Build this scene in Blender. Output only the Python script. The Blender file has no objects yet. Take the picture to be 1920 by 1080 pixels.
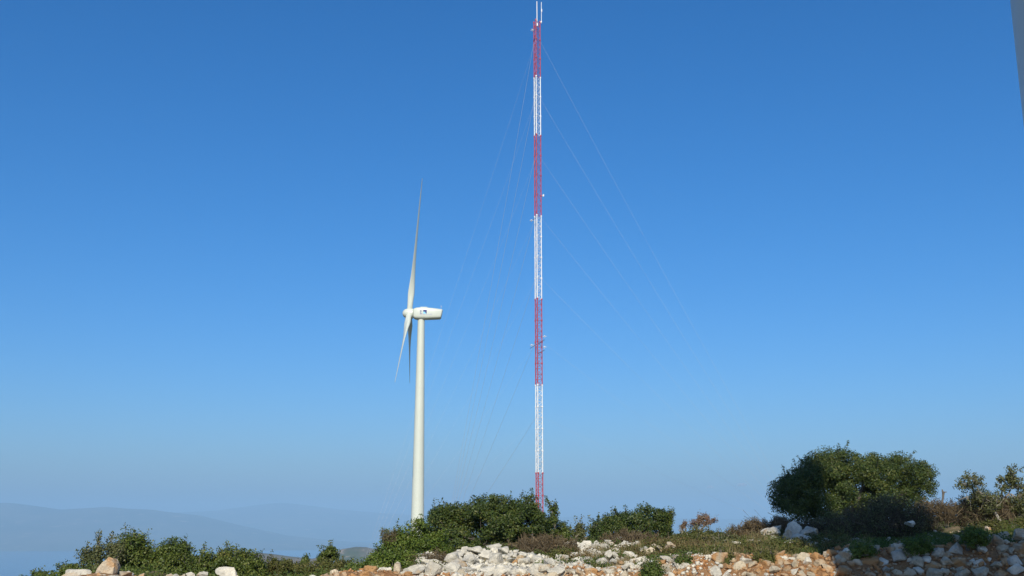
import bpy, bmesh, math, random
import numpy as np
from mathutils import Vector, Matrix, noise as mnoise

R = math.radians
scene = bpy.context.scene
COL = scene.collection

# ------------------------------------------------------------------ camera, sky, sun, exposure
EYE = 1.65
PITCH = R(12.27)
FPX = 2000.0                      # focal length in photo pixels (1920 wide)
cam_d = bpy.data.cameras.new('camera')
cam = bpy.data.objects.new('camera', cam_d)
COL.objects.link(cam)
cam_d.sensor_width = 36.0
cam_d.lens = FPX / 1920.0 * 36.0
cam_d.clip_start = 0.1
cam_d.clip_end = 200000.0
cam.location = (0, 0, EYE)
cam.rotation_euler = (R(90) + PITCH, 0, 0)
scene.camera = cam

SUN_EL = R(36)
SUN_AZ = R(183.9)                 # clockwise from +Y : almost straight behind the camera
sdir = Vector((math.sin(SUN_AZ) * math.cos(SUN_EL), math.cos(SUN_AZ) * math.cos(SUN_EL), math.sin(SUN_EL)))
world = bpy.data.worlds.new('World')
scene.world = world
world.use_nodes = True
wn = world.node_tree
bg = wn.nodes['Background']
sky = wn.nodes.new('ShaderNodeTexSky')
sky.sky_type = 'NISHITA'
sky.sun_disc = False
sky.sun_elevation = SUN_EL
sky.sun_rotation = SUN_AZ
sky.altitude = 0
sky.air_density = 1.0
sky.dust_density = 1.5
sky.ozone_density = 10.0
hs = wn.nodes.new('ShaderNodeHueSaturation')
hs.inputs['Saturation'].default_value = 1.17
wn.links.new(sky.outputs[0], hs.inputs['Color'])
wn.links.new(hs.outputs[0], bg.inputs[0])
bg.inputs[1].default_value = 0.137
sun_d = bpy.data.lights.new('sun', 'SUN')
sun_d.energy = 5.0
sun_d.angle = R(0.53)
sun_d.color = (1.0, 0.93, 0.80)
sun = bpy.data.objects.new('sun', sun_d)
COL.objects.link(sun)
sun.rotation_euler = (-sdir).to_track_quat('-Z', 'Y').to_euler()
vs = scene.view_settings
vs.view_transform = 'Standard'
vs.look = 'None'
vs.gamma = 1.0
vs.use_curve_mapping = False
vs.exposure = 0.0
scene.cycles.volume_bounces = 0
scene.cycles.max_bounces = 6
HAZE_DENSITY = 1.12e-4
SEA_Z = -350.0

# ------------------------------------------------------------------ helpers
TP = math.tan(PITCH)


def slope(v):
    """tangent of elevation of image row v on the centre column"""
    return math.tan(PITCH + math.atan((540.0 - v) / FPX))


def P(u, v, Y):
    """world point at forward distance Y seen at photo pixel u, v"""
    a, s = (u - 960.0) / FPX, (540.0 - v) / FPX
    c, n = math.cos(PITCH), math.sin(PITCH)
    y = c - s * n
    z = n + s * c
    k = Y / y
    return Vector((a * k, Y, EYE + z * k))


def tag(o, label=None, cat=None, group=None, kind=None):
    if label: o['label'] = label
    if cat: o['category'] = cat
    if group: o['group'] = group
    if kind: o['kind'] = kind
    return o


def empty(name, loc, label=None, cat=None, group=None, kind=None):
    o = bpy.data.objects.new(name, None)
    COL.objects.link(o)
    o.location = loc
    o.empty_display_size = 0.2
    return tag(o, label, cat, group, kind)


def link(name, me, parent=None, loc=(0, 0, 0)):
    o = bpy.data.objects.new(name, me)
    COL.objects.link(o)
    o.location = loc
    if parent: o.parent = parent
    return o


def mesh_np(name, V, F, mat=None, smooth=False):
    """fast mesh of equal-sized faces F (n x k)"""
    V = np.asarray(V, dtype=np.float32)
    F = np.asarray(F, dtype=np.int32)
    me = bpy.data.meshes.new(name)
    me.vertices.add(len(V))
    me.vertices.foreach_set('co', V.ravel())
    k = F.shape[1]
    me.loops.add(F.size)
    me.loops.foreach_set('vertex_index', F.ravel())
    me.polygons.add(len(F))
    me.polygons.foreach_set('loop_start', np.arange(0, F.size, k, dtype=np.int32))
    if smooth:
        me.polygons.foreach_set('use_smooth', np.ones(len(F), dtype=bool))
    me.update(calc_edges=True)
    me.validate()
    if mat: me.materials.append(mat)
    return me


class MB:
    """collects simple shapes for one mesh"""
    def __init__(self):
        self.v, self.f = [], []

    def add(self, vs, fs):
        b = len(self.v)
        self.v += [tuple(x) for x in vs]
        self.f += [tuple(i + b for i in f) for f in fs]

    def tube(self, pts, rad, n=6, cap=True):
        pts = [Vector(p) for p in pts]
        rs = rad if isinstance(rad, (list, tuple)) else [rad] * len(pts)
        vs, fs = [], []
        up0 = None
        for i, p in enumerate(pts):
            d = (pts[min(i + 1, len(pts) - 1)] - pts[max(i - 1, 0)])
            d = d.normalized() if d.length > 1e-9 else Vector((0, 0, 1))
            ref = Vector((0, 0, 1)) if abs(d.z) < 0.9 else Vector((1, 0, 0))
            a = d.cross(ref).normalized()
            b = d.cross(a).normalized()
            for k in range(n):
                t = 2 * math.pi * k / n
                vs.append(p + (a * math.cos(t) + b * math.sin(t)) * rs[i])
        for i in range(len(pts) - 1):
            for k in range(n):
                k2 = (k + 1) % n
                fs.append((i * n + k, i * n + k2, (i + 1) * n + k2, (i + 1) * n + k))
        if cap:
            fs.append(tuple(range(n - 1, -1, -1)))
            fs.append(tuple(range((len(pts) - 1) * n, len(pts) * n)))
        self.add(vs, fs)

    def box(self, c, s, M=None):
        c = Vector(c)
        vs = []
        for z in (-1, 1):
            for y in (-1, 1):
                for x in (-1, 1):
                    p = Vector((x * s[0] / 2, y * s[1] / 2, z * s[2] / 2))
                    if M: p = M @ p
                    vs.append(c + p)
        self.add(vs, [(0, 2, 3, 1), (4, 5, 7, 6), (0, 1, 5, 4), (2, 6, 7, 3), (0, 4, 6, 2), (1, 3, 7, 5)])

    def loft(self, rings, cap=True):
        n = len(rings[0])
        vs, fs = [], []
        for r in rings: vs += [tuple(p) for p in r]
        for i in range(len(rings) - 1):
            for k in range(n):
                k2 = (k + 1) % n
                fs.append((i * n + k, i * n + k2, (i + 1) * n + k2, (i + 1) * n + k))
        if cap:
            fs.append(tuple(range(n - 1, -1, -1)))
            fs.append(tuple(range((len(rings) - 1) * n, len(rings) * n)))
        self.add(vs, fs)

    def mesh(self, name, mat, smooth=False, angle=None):
        me = bpy.data.meshes.new(name)
        me.from_pydata(self.v, [], self.f)
        bm = bmesh.new()
        bm.from_mesh(me)
        bmesh.ops.recalc_face_normals(bm, faces=bm.faces)
        if smooth:
            for f in bm.faces: f.smooth = True
            if angle:
                for e in bm.edges:
                    if len(e.link_faces) == 2 and e.calc_face_angle(0) > angle: e.smooth = False
        bm.to_mesh(me)
        bm.free()
        me.materials.append(mat)
        return me

    def build(self, name, mat, parent=None, smooth=False, angle=None, loc=(0, 0, 0)):
        return link(name, self.mesh(name, mat, smooth, angle), parent, loc)


# ------------------------------------------------------------------ materials
def new_mat(name):
    m = bpy.data.materials.new(name)
    m.use_nodes = True
    nt = m.node_tree
    b = nt.nodes['Principled BSDF']
    return m, nt, b


def nd(nt, t, **kw):
    n = nt.nodes.new(t)
    for k, v in kw.items():
        if hasattr(n, k): setattr(n, k, v)
        else: n.inputs[k].default_value = v
    return n


def ramp(nt, src, stops):
    r = nt.nodes.new('ShaderNodeValToRGB')
    el = r.color_ramp.elements
    while len(el) < len(stops): el.new(0.5)
    for e, (p, c) in zip(el, stops):
        e.position = p
        e.color = (c, c, c, 1) if isinstance(c, (int, float)) else (*c, 1)
    nt.links.new(src, r.inputs[0])
    return r.outputs[0]


def mix(nt, fac, a, b):
    m = nt.nodes.new('ShaderNodeMix')
    m.data_type = 'RGBA'
    for sock, val in ((m.inputs[0], fac), (m.inputs[6], a), (m.inputs[7], b)):
        if isinstance(val, bpy.types.NodeSocket): nt.links.new(val, sock)
        elif isinstance(val, (int, float)): sock.default_value = val
        else: sock.default_value = (*val, 1)
    return m.outputs[2]


def noise_tex(nt, vec, scale, detail=4, rough=0.6, dist=0.0):
    n = nt.nodes.new('ShaderNodeTexNoise')
    n.inputs['Scale'].default_value = scale
    n.inputs['Detail'].default_value = detail
    n.inputs['Roughness'].default_value = rough
    n.inputs['Distortion'].default_value = dist
    if vec is not None: nt.links.new(vec, n.inputs['Vector'])
    return n.outputs['Fac']


def bump(nt, b, h, strength, dist):
    n = nt.nodes.new('ShaderNodeBump')
    n.inputs['Strength'].default_value = strength
    n.inputs['Distance'].default_value = dist
    nt.links.new(h, n.inputs['Height'])
    nt.links.new(n.outputs[0], b.inputs['Normal'])


def paint(name, col, rough=0.45, dirt=0.12, scale=0.6, metallic=0.0):
    m, nt, b = new_mat(name)
    tc = nd(nt, 'ShaderNodeTexCoord')
    f = noise_tex(nt, tc.outputs['Object'], scale, 6, 0.65)
    d = tuple(c * (1 - dirt) for c in col)
    nt.links.new(mix(nt, ramp(nt, f, [(0.35, 0.0), (0.7, 1.0)]), col, d), b.inputs['Base Color'])
    b.inputs['Roughness'].default_value = rough
    b.inputs['Metallic'].default_value = metallic
    return m


def stone_mat(name, pale, grey, ochre, ochre_amt, soil=None):
    m, nt, b = new_mat(name)
    tc = nd(nt, 'ShaderNodeTexCoord')
    oi = nd(nt, 'ShaderNodeObjectInfo')
    geo = nd(nt, 'ShaderNodeNewGeometry')
    pos = geo.outputs['Position']
    f1 = noise_tex(nt, pos, 5.0, 6, 0.65)
    f2 = noise_tex(nt, pos, 2.6, 5, 0.6, 0.6)
    f3 = noise_tex(nt, pos, 26.0, 5, 0.7)
    c = mix(nt, ramp(nt, f1, [(0.38, 0.0), (0.62, 1.0)]), pale, grey)
    c = mix(nt, ramp(nt, f3, [(0.58, 0.0), (0.72, 0.75)]), c, tuple(x * 0.34 for x in grey))
    # ochre staining: some stones more than others
    add = nd(nt, 'ShaderNodeMath', operation='MULTIPLY_ADD')
    nt.links.new(oi.outputs['Random'], add.inputs[0])
    add.inputs[1].default_value = 0.26
    nt.links.new(f2, add.inputs[2])
    c = mix(nt, ramp(nt, add.outputs[0], [(0.82 - ochre_amt, 0.0), (0.98 - ochre_amt, 0.85)]), c, ochre)
    # overall tone per stone
    hv = nd(nt, 'ShaderNodeHueSaturation')
    mr = nd(nt, 'ShaderNodeMapRange')
    nt.links.new(oi.outputs['Random'], mr.inputs[0])
    mr.inputs[3].default_value = 1.17
    mr.inputs[4].default_value = 0.84
    nt.links.new(mr.outputs[0], hv.inputs['Value'])
    nt.links.new(c, hv.inputs['Color'])
    nt.links.new(hv.outputs[0], b.inputs['Base Color'])
    b.inputs['Roughness'].default_value = 0.9
    b.inputs['Specular IOR Level'].default_value = 0.2
    h = mix(nt, 0.5, f1, f3)
    bump(nt, b, h, 0.9, 0.05)
    return m


def leaf_mat(name, cols, trans=0.25, rough=0.5, spec=0.3):
    """cols: list of leaf colours picked per leaf, shifting slowly from clump to clump"""
    m, nt, b = new_mat(name)
    geo = nd(nt, 'ShaderNodeNewGeometry')
    n = noise_tex(nt, geo.outputs['Position'], 2.2, 3, 0.6)
    ad = nd(nt, 'ShaderNodeMath', operation='MULTIPLY_ADD')
    nt.links.new(n, ad.inputs[0])
    ad.inputs[1].default_value = 0.9
    sc = nd(nt, 'ShaderNodeMath', operation='MULTIPLY_ADD')
    nt.links.new(geo.outputs['Random Per Island'], sc.inputs[0])
    sc.inputs[1].default_value = 0.62
    sc.inputs[2].default_value = -0.26
    nt.links.new(sc.outputs[0], ad.inputs[2])
    st = [(i / (len(cols) - 1), c) for i, c in enumerate(cols)]
    c = ramp(nt, ad.outputs[0], st)
    nt.links.new(c, b.inputs['Base Color'])
    b.inputs['Roughness'].default_value = rough
    b.inputs['Specular IOR Level'].default_value = spec
    if trans > 0:
        t = nd(nt, 'ShaderNodeBsdfTranslucent')
        nt.links.new(c, t.inputs['Color'])
        ms = nd(nt, 'ShaderNodeMixShader')
        ms.inputs[0].default_value = trans
        nt.links.new(b.outputs[0], ms.inputs[1])
        nt.links.new(t.outputs[0], ms.inputs[2])
        nt.links.new(ms.outputs[0], nt.nodes['Material Output'].inputs['Surface'])
    return m


M = {}
M['turbine'] = paint('turbine_paint', (0.59, 0.615, 0.51), 0.4, 0.06, 0.25)
M['seam'] = paint('seam_paint', (0.60, 0.60, 0.52), 0.5, 0.1, 1.0)
M['red'] = paint('mast_red', (0.50, 0.055, 0.07), 0.45, 0.35, 3.0)
M['white'] = paint('mast_white', (0.82, 0.82, 0.78), 0.45, 0.1, 3.0)
M['wire'] = paint('galvanised_wire', (0.55, 0.56, 0.58), 0.5, 0.1, 2.0, 0.2)
M['dark_metal'] = paint('dark_metal', (0.09, 0.10, 0.13), 0.5, 0.2, 4.0)
M['logo_blue'] = paint('logo_blue', (0.02, 0.03, 0.16), 0.4, 0.0)
M['logo_cyan'] = paint('logo_cyan', (0.22, 0.62, 0.78), 0.4, 0.0)
M['letter'] = paint('lettering_grey', (0.16, 0.19, 0.30), 0.5, 0.0)
M['letter_pale'] = paint('lettering_pale', (0.42, 0.44, 0.48), 0.5, 0.0)
M['rock'] = stone_mat('limestone', (0.64, 0.585, 0.46), (0.39, 0.365, 0.30), (0.46, 0.29, 0.12), 0.08)
M['rock_ochre'] = stone_mat('ochre_limestone', (0.62, 0.52, 0.36), (0.40, 0.33, 0.24), (0.46, 0.24, 0.08), 0.26)
M['stone_bank'] = stone_mat('bank_stone', (0.50, 0.42, 0.29), (0.32, 0.28, 0.20), (0.42, 0.21, 0.07), 0.25)
M['crumbs'] = stone_mat('earthy_crumbs', (0.42, 0.32, 0.19), (0.26, 0.19, 0.12), (0.38, 0.17, 0.055), 0.38)
M['oak'] = leaf_mat('oak_leaf', [(0.030, 0.048, 0.010), (0.066, 0.098, 0.015), (0.115, 0.145, 0.024), (0.21, 0.19, 0.05)], 0.25)
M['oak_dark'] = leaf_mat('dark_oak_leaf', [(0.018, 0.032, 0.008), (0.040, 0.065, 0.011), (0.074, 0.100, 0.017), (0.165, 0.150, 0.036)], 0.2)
M['oak_bright'] = leaf_mat('bright_leaf', [(0.038, 0.066, 0.010), (0.082, 0.130, 0.016), (0.135, 0.180, 0.024), (0.23, 0.23, 0.05)], 0.3)
M['olive'] = leaf_mat('olive_leaf', [(0.040, 0.052, 0.018), (0.085, 0.100, 0.030), (0.140, 0.145, 0.050), (0.22, 0.20, 0.09)])
M['brown_leaf'] = leaf_mat('dry_leaf', [(0.06, 0.05, 0.022), (0.10, 0.075, 0.03), (0.14, 0.095, 0.04), (0.20, 0.12, 0.05)], 0.15, 0.8, 0.1)
M['red_leaf'] = leaf_mat('reddish_leaf', [(0.11, 0.085, 0.05), (0.17, 0.12, 0.07), (0.22, 0.14, 0.09), (0.28, 0.13, 0.10)], 0.2, 0.7, 0.1)
M['scrub'] = leaf_mat('scrub_leaf', [(0.045, 0.055, 0.014), (0.080, 0.092, 0.020), (0.125, 0.125, 0.032), (0.20, 0.155, 0.065)], 0.25, 0.6, 0.2)
M['twig'] = leaf_mat('dry_twig', [(0.06, 0.045, 0.027), (0.105, 0.078, 0.045), (0.15, 0.115, 0.068), (0.21, 0.17, 0.105)], 0.0, 0.9, 0.1)
M['twig_shaded'] = leaf_mat('shaded_twig', [(0.035, 0.028, 0.02), (0.06, 0.047, 0.032), (0.085, 0.068, 0.045), (0.12, 0.10, 0.07)], 0.0, 0.9, 0.1)  # dry twig colours darkened to paint in deep shade on the shadowed brushwood
M['herb'] = leaf_mat('herb_leaf', [(0.040, 0.065, 0.012), (0.065, 0.105, 0.018), (0.10, 0.135, 0.028), (0.20, 0.19, 0.07)], 0.3, 0.6, 0.2)
M['straw'] = leaf_mat('dry_grass', [(0.16, 0.13, 0.06), (0.25, 0.20, 0.09), (0.33, 0.26, 0.12), (0.40, 0.32, 0.16)], 0.25, 0.8, 0.1)


def bark_mat(name, a, b2):
    m, nt, b = new_mat(name)
    tc = nd(nt, 'ShaderNodeTexCoord')
    f = noise_tex(nt, tc.outputs['Object'], 14.0, 5, 0.7, 0.5)
    nt.links.new(mix(nt, ramp(nt, f, [(0.35, 0.0), (0.65, 1.0)]), a, b2), b.inputs['Base Color'])
    b.inputs['Roughness'].default_value = 0.9
    bump(nt, b, f, 0.6, 0.02)
    return m


M['bark'] = bark_mat('bark', (0.10, 0.085, 0.065), (0.19, 0.165, 0.13))
M['bark_pale'] = bark_mat('pale_bark', (0.22, 0.19, 0.14), (0.36, 0.32, 0.25))


def ground_mat(name, a, b2, c3, grassy):
    m, nt, b = new_mat(name)
    geo = nd(nt, 'ShaderNodeNewGeometry')
    pos = geo.outputs['Position']
    f1 = noise_tex(nt, pos, 0.9, 6, 0.65)
    f2 = noise_tex(nt, pos, 7.0, 6, 0.7)
    f3 = noise_tex(nt, pos, 40.0, 4, 0.7)
    c = mix(nt, ramp(nt, f2, [(0.35, 0.0), (0.65, 1.0)]), a, b2)
    c = mix(nt, ramp(nt, f1, [(0.42, 0.0), (0.60, grassy)]), c, c3)
    c = mix(nt, ramp(nt, f3, [(0.60, 0.0), (0.68, 0.6)]), c, (0.50, 0.45, 0.36))
    nt.links.new(c, b.inputs['Base Color'])
    b.inputs['Roughness'].default_value = 0.95
    b.inputs['Specular IOR Level'].default_value = 0.1
    bump(nt, b, mix(nt, 0.5, f2, f3), 1.0, 0.06)
    return m


M['bank'] = ground_mat('red_earth', (0.22, 0.100, 0.042), (0.34, 0.20, 0.095), (0.27, 0.17, 0.085), 0.6)
M['hillside'] = ground_mat('stony_hillside', (0.15, 0.12, 0.07), (0.24, 0.18, 0.10), (0.07, 0.085, 0.025), 0.9)
M['pad'] = ground_mat('gravel_pad', (0.22, 0.18, 0.13), (0.28, 0.23, 0.17), (0.24, 0.17, 0.10), 0.5)


def far_mat(name, a, b2, c3, sc):
    m, nt, b = new_mat(name)
    geo = nd(nt, 'ShaderNodeNewGeometry')
    f1 = noise_tex(nt, geo.outputs['Position'], sc, 7, 0.62)
    f2 = noise_tex(nt, geo.outputs['Position'], sc * 4, 4, 0.6)
    c = mix(nt, ramp(nt, f1, [(0.38, 0.0), (0.62, 1.0)]), a, b2)
    c = mix(nt, ramp(nt, f2, [(0.60, 0.0), (0.72, 0.9)]), c, c3)
    nt.links.new(c, b.inputs['Base Color'])
    b.inputs['Roughness'].default_value = 1.0
    b.inputs['Specular IOR Level'].default_value = 0.05
    return m


M['near_hill'] = far_mat('scrub_hill', (0.07, 0.08, 0.035), (0.17, 0.13, 0.09), (0.26, 0.21, 0.15), 0.008)
M['mountain'] = far_mat('mountain_slope', (0.05, 0.065, 0.04), (0.11, 0.11, 0.075), (0.32, 0.28, 0.22), 0.0011)
mw, nt, b = new_mat('sea_water')
b.inputs['Base Color'].default_value = (0.03, 0.11, 0.20, 1)
b.inputs['Roughness'].default_value = 0.25
geo = nd(nt, 'ShaderNodeNewGeometry')
bump(nt, b, noise_tex(nt, geo.outputs['Position'], 0.05, 6, 0.6), 0.5, 4.0)
M['sea'] = mw

# ------------------------------------------------------------------ terrain
UU = np.array([-2600, -400, 60, 200, 400, 560, 640, 700, 785, 850, 920, 1000, 1050, 1150, 1250, 1350, 1450, 1550, 1650, 1750, 1850, 1950, 2300, 4600], float)
ROWS = [
    (17.0, [1180, 1160, 1112, 1081, 1084, 1094, 1084, 1081, 1081, 1081, 1081, 1079, 1076, 1068, 1056, 1050, 1046, 1042, 1038, 1028, 1014, 1004, 990, 980]),
    (18.3, [1180, 1160, 1110, 1084, 1087, 1097, 1086, 1082, 1076, 1074, 1074, 1073, 1068, 1058, 1048, 1041, 1038, 1036, 1030, 1020, 1008, 998, 985, 975]),
    (20.3, [1180, 1160, 1112, 1089, 1092, 1100, 1088, 1080, 1058, 1042, 1038, 1046, 1048, 1038, 1034, 1030, 1026, 1022, 1016, 1008, 998, 988, 975, 965]),
    (23.0, [1180, 1160, 1118, 1096, 1096, 1103, 1090, 1076, 1052, 1038, 1034, 1034, 1032, 1024, 1022, 1020, 1012, 1006, 1001, 993, 986, 977, 964, 955]),
    (28.0, [1190, 1170, 1130, 1108, 1104, 1106, 1095, 1074, 1046, 1030, 1022, 1018, 1014, 1012, 1010, 1004, 996, 990, 984, 974, 966, 960, 948, 940]),
    (36.0, [1180, 1170, 1145, 1130, 1122, 1118, 1100, 1076, 1044, 1030, 1022, 1016, 1012, 1010, 1008, 1002, 994, 986, 978, 970, 962, 956, 945, 938]),
    (60.0, [1260, 1240, 1200, 1170, 1150, 1135, 1115, 1090, 1052, 1038, 1028, 1022, 1020, 1017, 1014, 1010, 1002, 995, 989, 984, 979, 974, 967, 960]),
    (110.0, [1330, 1300, 1260, 1220, 1190, 1165, 1135, 1100, 1047, 1037, 1032, 1027, 1022, 1017, 1017, 1014, 1010, 1006, 1003, 1000, 998, 996, 992, 987]),
    (200.0, [1400, 1360, 1300, 1260, 1225, 1190, 1155, 1115, 1032, 1022, 1020, 1017, 1015, 1014, 1013, 1012, 1012, 1010, 1008, 1006, 1004, 1002, 998, 994]),
]
RY = np.array([0.0, 15.2] + [r[0] for r in ROWS] + [420.0, 1000.0, 1700.0])
RZ = [np.zeros(len(UU)), np.zeros(len(UU))]
for Y, vv in ROWS:
    RZ.append(np.array([EYE + Y * slope(v) for v in vv]))
RZ.append(RZ[-1] * 0.5 - 45)
RZ.append(np.full(len(UU), -240.0))
RZ.append(np.full(len(UU), -400.0))
RZ = np.array(RZ)
UGRID = np.linspace(-2600, 4600, 1441)
RZF = np.array([np.interp(UGRID, UU, r) for r in RZ])
ker = np.hanning(15); ker /= ker.sum()
RZF = np.array([np.convolve(np.pad(r, 7, 'edge'), ker, 'valid') for r in RZF])
LOGY = np.log(np.maximum(RY, 1.0))

_rs = np.random.RandomState(5)
_LAT = _rs.rand(64, 64)


def vnoise(x, y):
    x = np.asarray(x, float); y = np.asarray(y, float)
    xi = np.floor(x).astype(int); yi = np.floor(y).astype(int)
    fx = x - xi; fy = y - yi
    fx = fx * fx * (3 - 2 * fx); fy = fy * fy * (3 - 2 * fy)
    g = lambda i, j: _LAT[i % 64, j % 64]
    return (g(xi, yi) * (1 - fx) + g(xi + 1, yi) * fx) * (1 - fy) + (g(xi, yi + 1) * (1 - fx) + g(xi + 1, yi + 1) * fx) * fy - 0.5


def fbm(x, y, o=4):
    s, a = 0, 1.0
    for k in range(o):
        s = s + a * vnoise(x * 2 ** k + 13.7 * k, y * 2 ** k + 7.1 * k)
        a *= 0.5
    return s


def HZ(x, y):
    """terrain height (vectorised)"""
    x = np.asarray(x, float); y = np.asarray(y, float)
    ye = np.maximum(y, 1.0)
    u = 960 + x / np.maximum(y, 15.2) * FPX * math.cos(PITCH)
    uc = np.clip((u - UGRID[0]) / (UGRID[1] - UGRID[0]), 0, len(UGRID) - 1.001)
    ui = uc.astype(int); uf = uc - ui
    j = np.clip(np.searchsorted(RY, y, side='right') - 1, 0, len(RY) - 2)
    t = np.clip((np.log(ye) - LOGY[j]) / (LOGY[j + 1] - LOGY[j]), 0, 1)
    z0 = RZF[j, ui] * (1 - uf) + RZF[j, ui + 1] * uf
    z1 = RZF[j + 1, ui] * (1 - uf) + RZF[j + 1, ui + 1] * uf
    z = z0 * (1 - t) + z1 * t
    amp = np.clip((y - 15.0) / 1.5, 0, 1)
    z = z + amp * (0.17 * fbm(x * 1.1, y * 0.9) + 0.09 * fbm(x * 3.1 + 5, y * 3.1, 3))
    far = np.clip((y - 60) / 100, 0, 1)
    z = z + far * 1.0 * fbm(x * 0.05, y * 0.05) + np.clip((y - 250) / 300, 0, 1) * 25 * fbm(x * 0.006, y * 0.006)
    return z


def hz(x, y): return float(HZ(x, y))


def ground_hit(u, v, y0=15.3, y1=60.0):
    """first terrain point along the sight line of a pixel"""
    ys = np.arange(y0, y1, 0.04)
    p0 = P(u, v, 1.0)
    xs = p0.x * ys
    zs = EYE + (p0.z - EYE) * ys
    below = np.nonzero(zs <= HZ(xs, ys))[0]
    if len(below) == 0: return None
    k = below[0]
    return Vector((xs[k], ys[k], hz(xs[k], ys[k])))


tt = np.concatenate([np.linspace(-1.9, -0.56, 30)[:-1], np.linspace(-0.56, 0.56, 250), np.linspace(0.56, 1.9, 30)[1:]])


def ground_sheet(name, ys, mat):
    ys = np.asarray(ys, float)
    Yg, Tg = np.meshgrid(ys, tt, indexing='ij')
    Xg = Tg * np.maximum(Yg, 15.2)
    if name == 'gravel_pad': Xg = Tg * 15.2
    Zg = HZ(Xg, Yg)
    V = np.stack([Xg, Yg, Zg], -1).reshape(-1, 3)
    nr, nc = len(ys), len(tt)
    a = (np.arange(nr - 1)[:, None] * nc + np.arange(nc - 1)[None, :]).ravel()
    F = np.stack([a, a + 1, a + nc + 1, a + nc], -1)
    o = link(name, mesh_np(name, V, F, mat, True))
    return tag(o, kind='structure')


ground_sheet('gravel_pad', np.linspace(-30, 15.2, 24), M['pad'])
bank = ground_sheet('earth_bank', np.linspace(15.2, 17.7, 42), M['bank'])
ground_sheet('hillside', np.concatenate([np.linspace(17.7, 40, 150), np.geomspace(40, 1690, 90)[1:]]), M['hillside'])

# sea, near hills, far mountains
sea_v = [(-60000, -200, SEA_Z), (60000, -200, SEA_Z), (60000, 29000, SEA_Z), (-60000, 29000, SEA_Z)]
me = bpy.data.meshes.new('sea')
me.from_pydata([(-29000, -29000, SEA_Z), (29000, -29000, SEA_Z), (29000, 29000, SEA_Z), (-29000, 29000, SEA_Z)], [], [(0, 1, 2, 3)])
me.materials.append(M['sea'])
tag(link('sea', me), kind='structure')


def ridge(name, Y, prof, depth, mat, seed, rough, u0, u1, nu=220, nd_=46):
    """a range of hills: crest heights along u given as photo rows, falling to the sea in front and behind"""
    us = np.linspace(u0, u1, nu)
    pu = [p[0] for p in prof]
    top = np.array([EYE + Y * slope(v) for v in np.interp(us, pu, [p[1] for p in prof])])
    h = top - SEA_Z
    q = np.linspace(-1, 1, nd_)
    Q, Us = np.meshgrid(q, us, indexing='ij')
    yy = Y + Q * depth
    xx = (Us - 960) / FPX / math.cos(PITCH) * Y
    shape = np.clip(1 - np.abs(Q) ** 1.15, 0, 1)
    n = fbm(xx / rough + seed, yy / rough, 5)
    n2 = fbm(xx / (rough * 0.3) + seed, yy / (rough * 0.3), 4)
    zz = SEA_Z - 12 + (h[None, :] + 12) * shape * (1 + 0.55 * n * (1 - shape) + 0.12 * n2 * (1 - shape * 0.85))
    V = np.stack([xx, yy, zz], -1).reshape(-1, 3)
    a = (np.arange(nd_ - 1)[:, None] * nu + np.arange(nu - 1)[None, :]).ravel()
    F = np.stack([a, a + 1, a + nu + 1, a + nu], -1)
    return tag(link(name, mesh_np(name, V, F, mat, True)), kind='structure')


ridge('mountain_ridge', 15500, [(-900, 975), (-500, 955), (-200, 946), (0, 942), (60, 943), (110, 949), (150, 955), (190, 952), (235, 949), (270, 952), (310, 954), (340, 959), (400, 966), (470, 984), (560, 1004), (700, 1020), (900, 1025), (1300, 1025)],
      2900, M['mountain'], 3.0, 2600.0, -900, 1300)
ridge('mountain_ridge', 23000, [(-900, 965), (0, 962), (300, 962), (420, 958), (480, 950), (530, 943), (560, 942), (600, 948), (650, 955), (720, 961), (800, 966), (1000, 968), (1300, 972), (1900, 975), (2600, 975)],
      4500, M['mountain'], 9.0, 3000.0, -900, 2600)
ridge('near_hill', 2300, [(430, 1075), (480, 1031), (510, 1033), (560, 1040), (620, 1045), (680, 1060), (760, 1090)], 620, M['near_hill'], 4.0, 420.0, 420, 770, 90, 40)
ridge('near_hill', 2900, [(540, 1085), (600, 1047), (630, 1036), (655, 1027), (680, 1023), (700, 1024), (730, 1030), (790, 1050), (860, 1085)], 700, M['near_hill'], 7.0, 500.0, 530, 880, 90, 40)

# the air: one closed box, sky outside it
hb = bpy.data.meshes.new('haze')
bm = bmesh.new()
bmesh.ops.create_cube(bm, size=1.0)
bm.to_mesh(hb); bm.free()
haze = link('haze', hb)
ztop, zbot = 420.0, -420.0
haze.scale = (60500, 60500, ztop - zbot)
haze.location = (0, 0, (ztop + zbot) / 2)
hm = bpy.data.materials.new('haze_air')
hm.use_nodes = True
nt = hm.node_tree
nt.nodes.remove(nt.nodes['Principled BSDF'])
pv = nd(nt, 'ShaderNodeVolumePrincipled')
pv.inputs['Color'].default_value = (0.38, 0.645, 0.91, 1)
pv.inputs['Density'].default_value = HAZE_DENSITY
pv.inputs['Anisotropy'].default_value = -0.16
nt.links.new(pv.outputs[0], nt.nodes['Material Output'].inputs['Volume'])
hb.materials.append(hm)
tag(haze, 'pale blue air haze over the whole view', 'haze', kind='stuff')


# ------------------------------------------------------------------ wind turbines
def sup_ring(x, zlo, zhi, hw, n=28, e=3.2, shear=0.0):
    zc, hh = (zlo + zhi) / 2, (zhi - zlo) / 2
    r = []
    for k in range(n):
        t = 2 * math.pi * k / n
        c, s = math.cos(t), math.sin(t)
        y = hw * math.copysign(abs(c) ** (2 / e), c)
        z = zc + hh * math.copysign(abs(s) ** (2 / e), s)
        r.append((x + shear * (z - zc), y, z))
    return r


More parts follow.
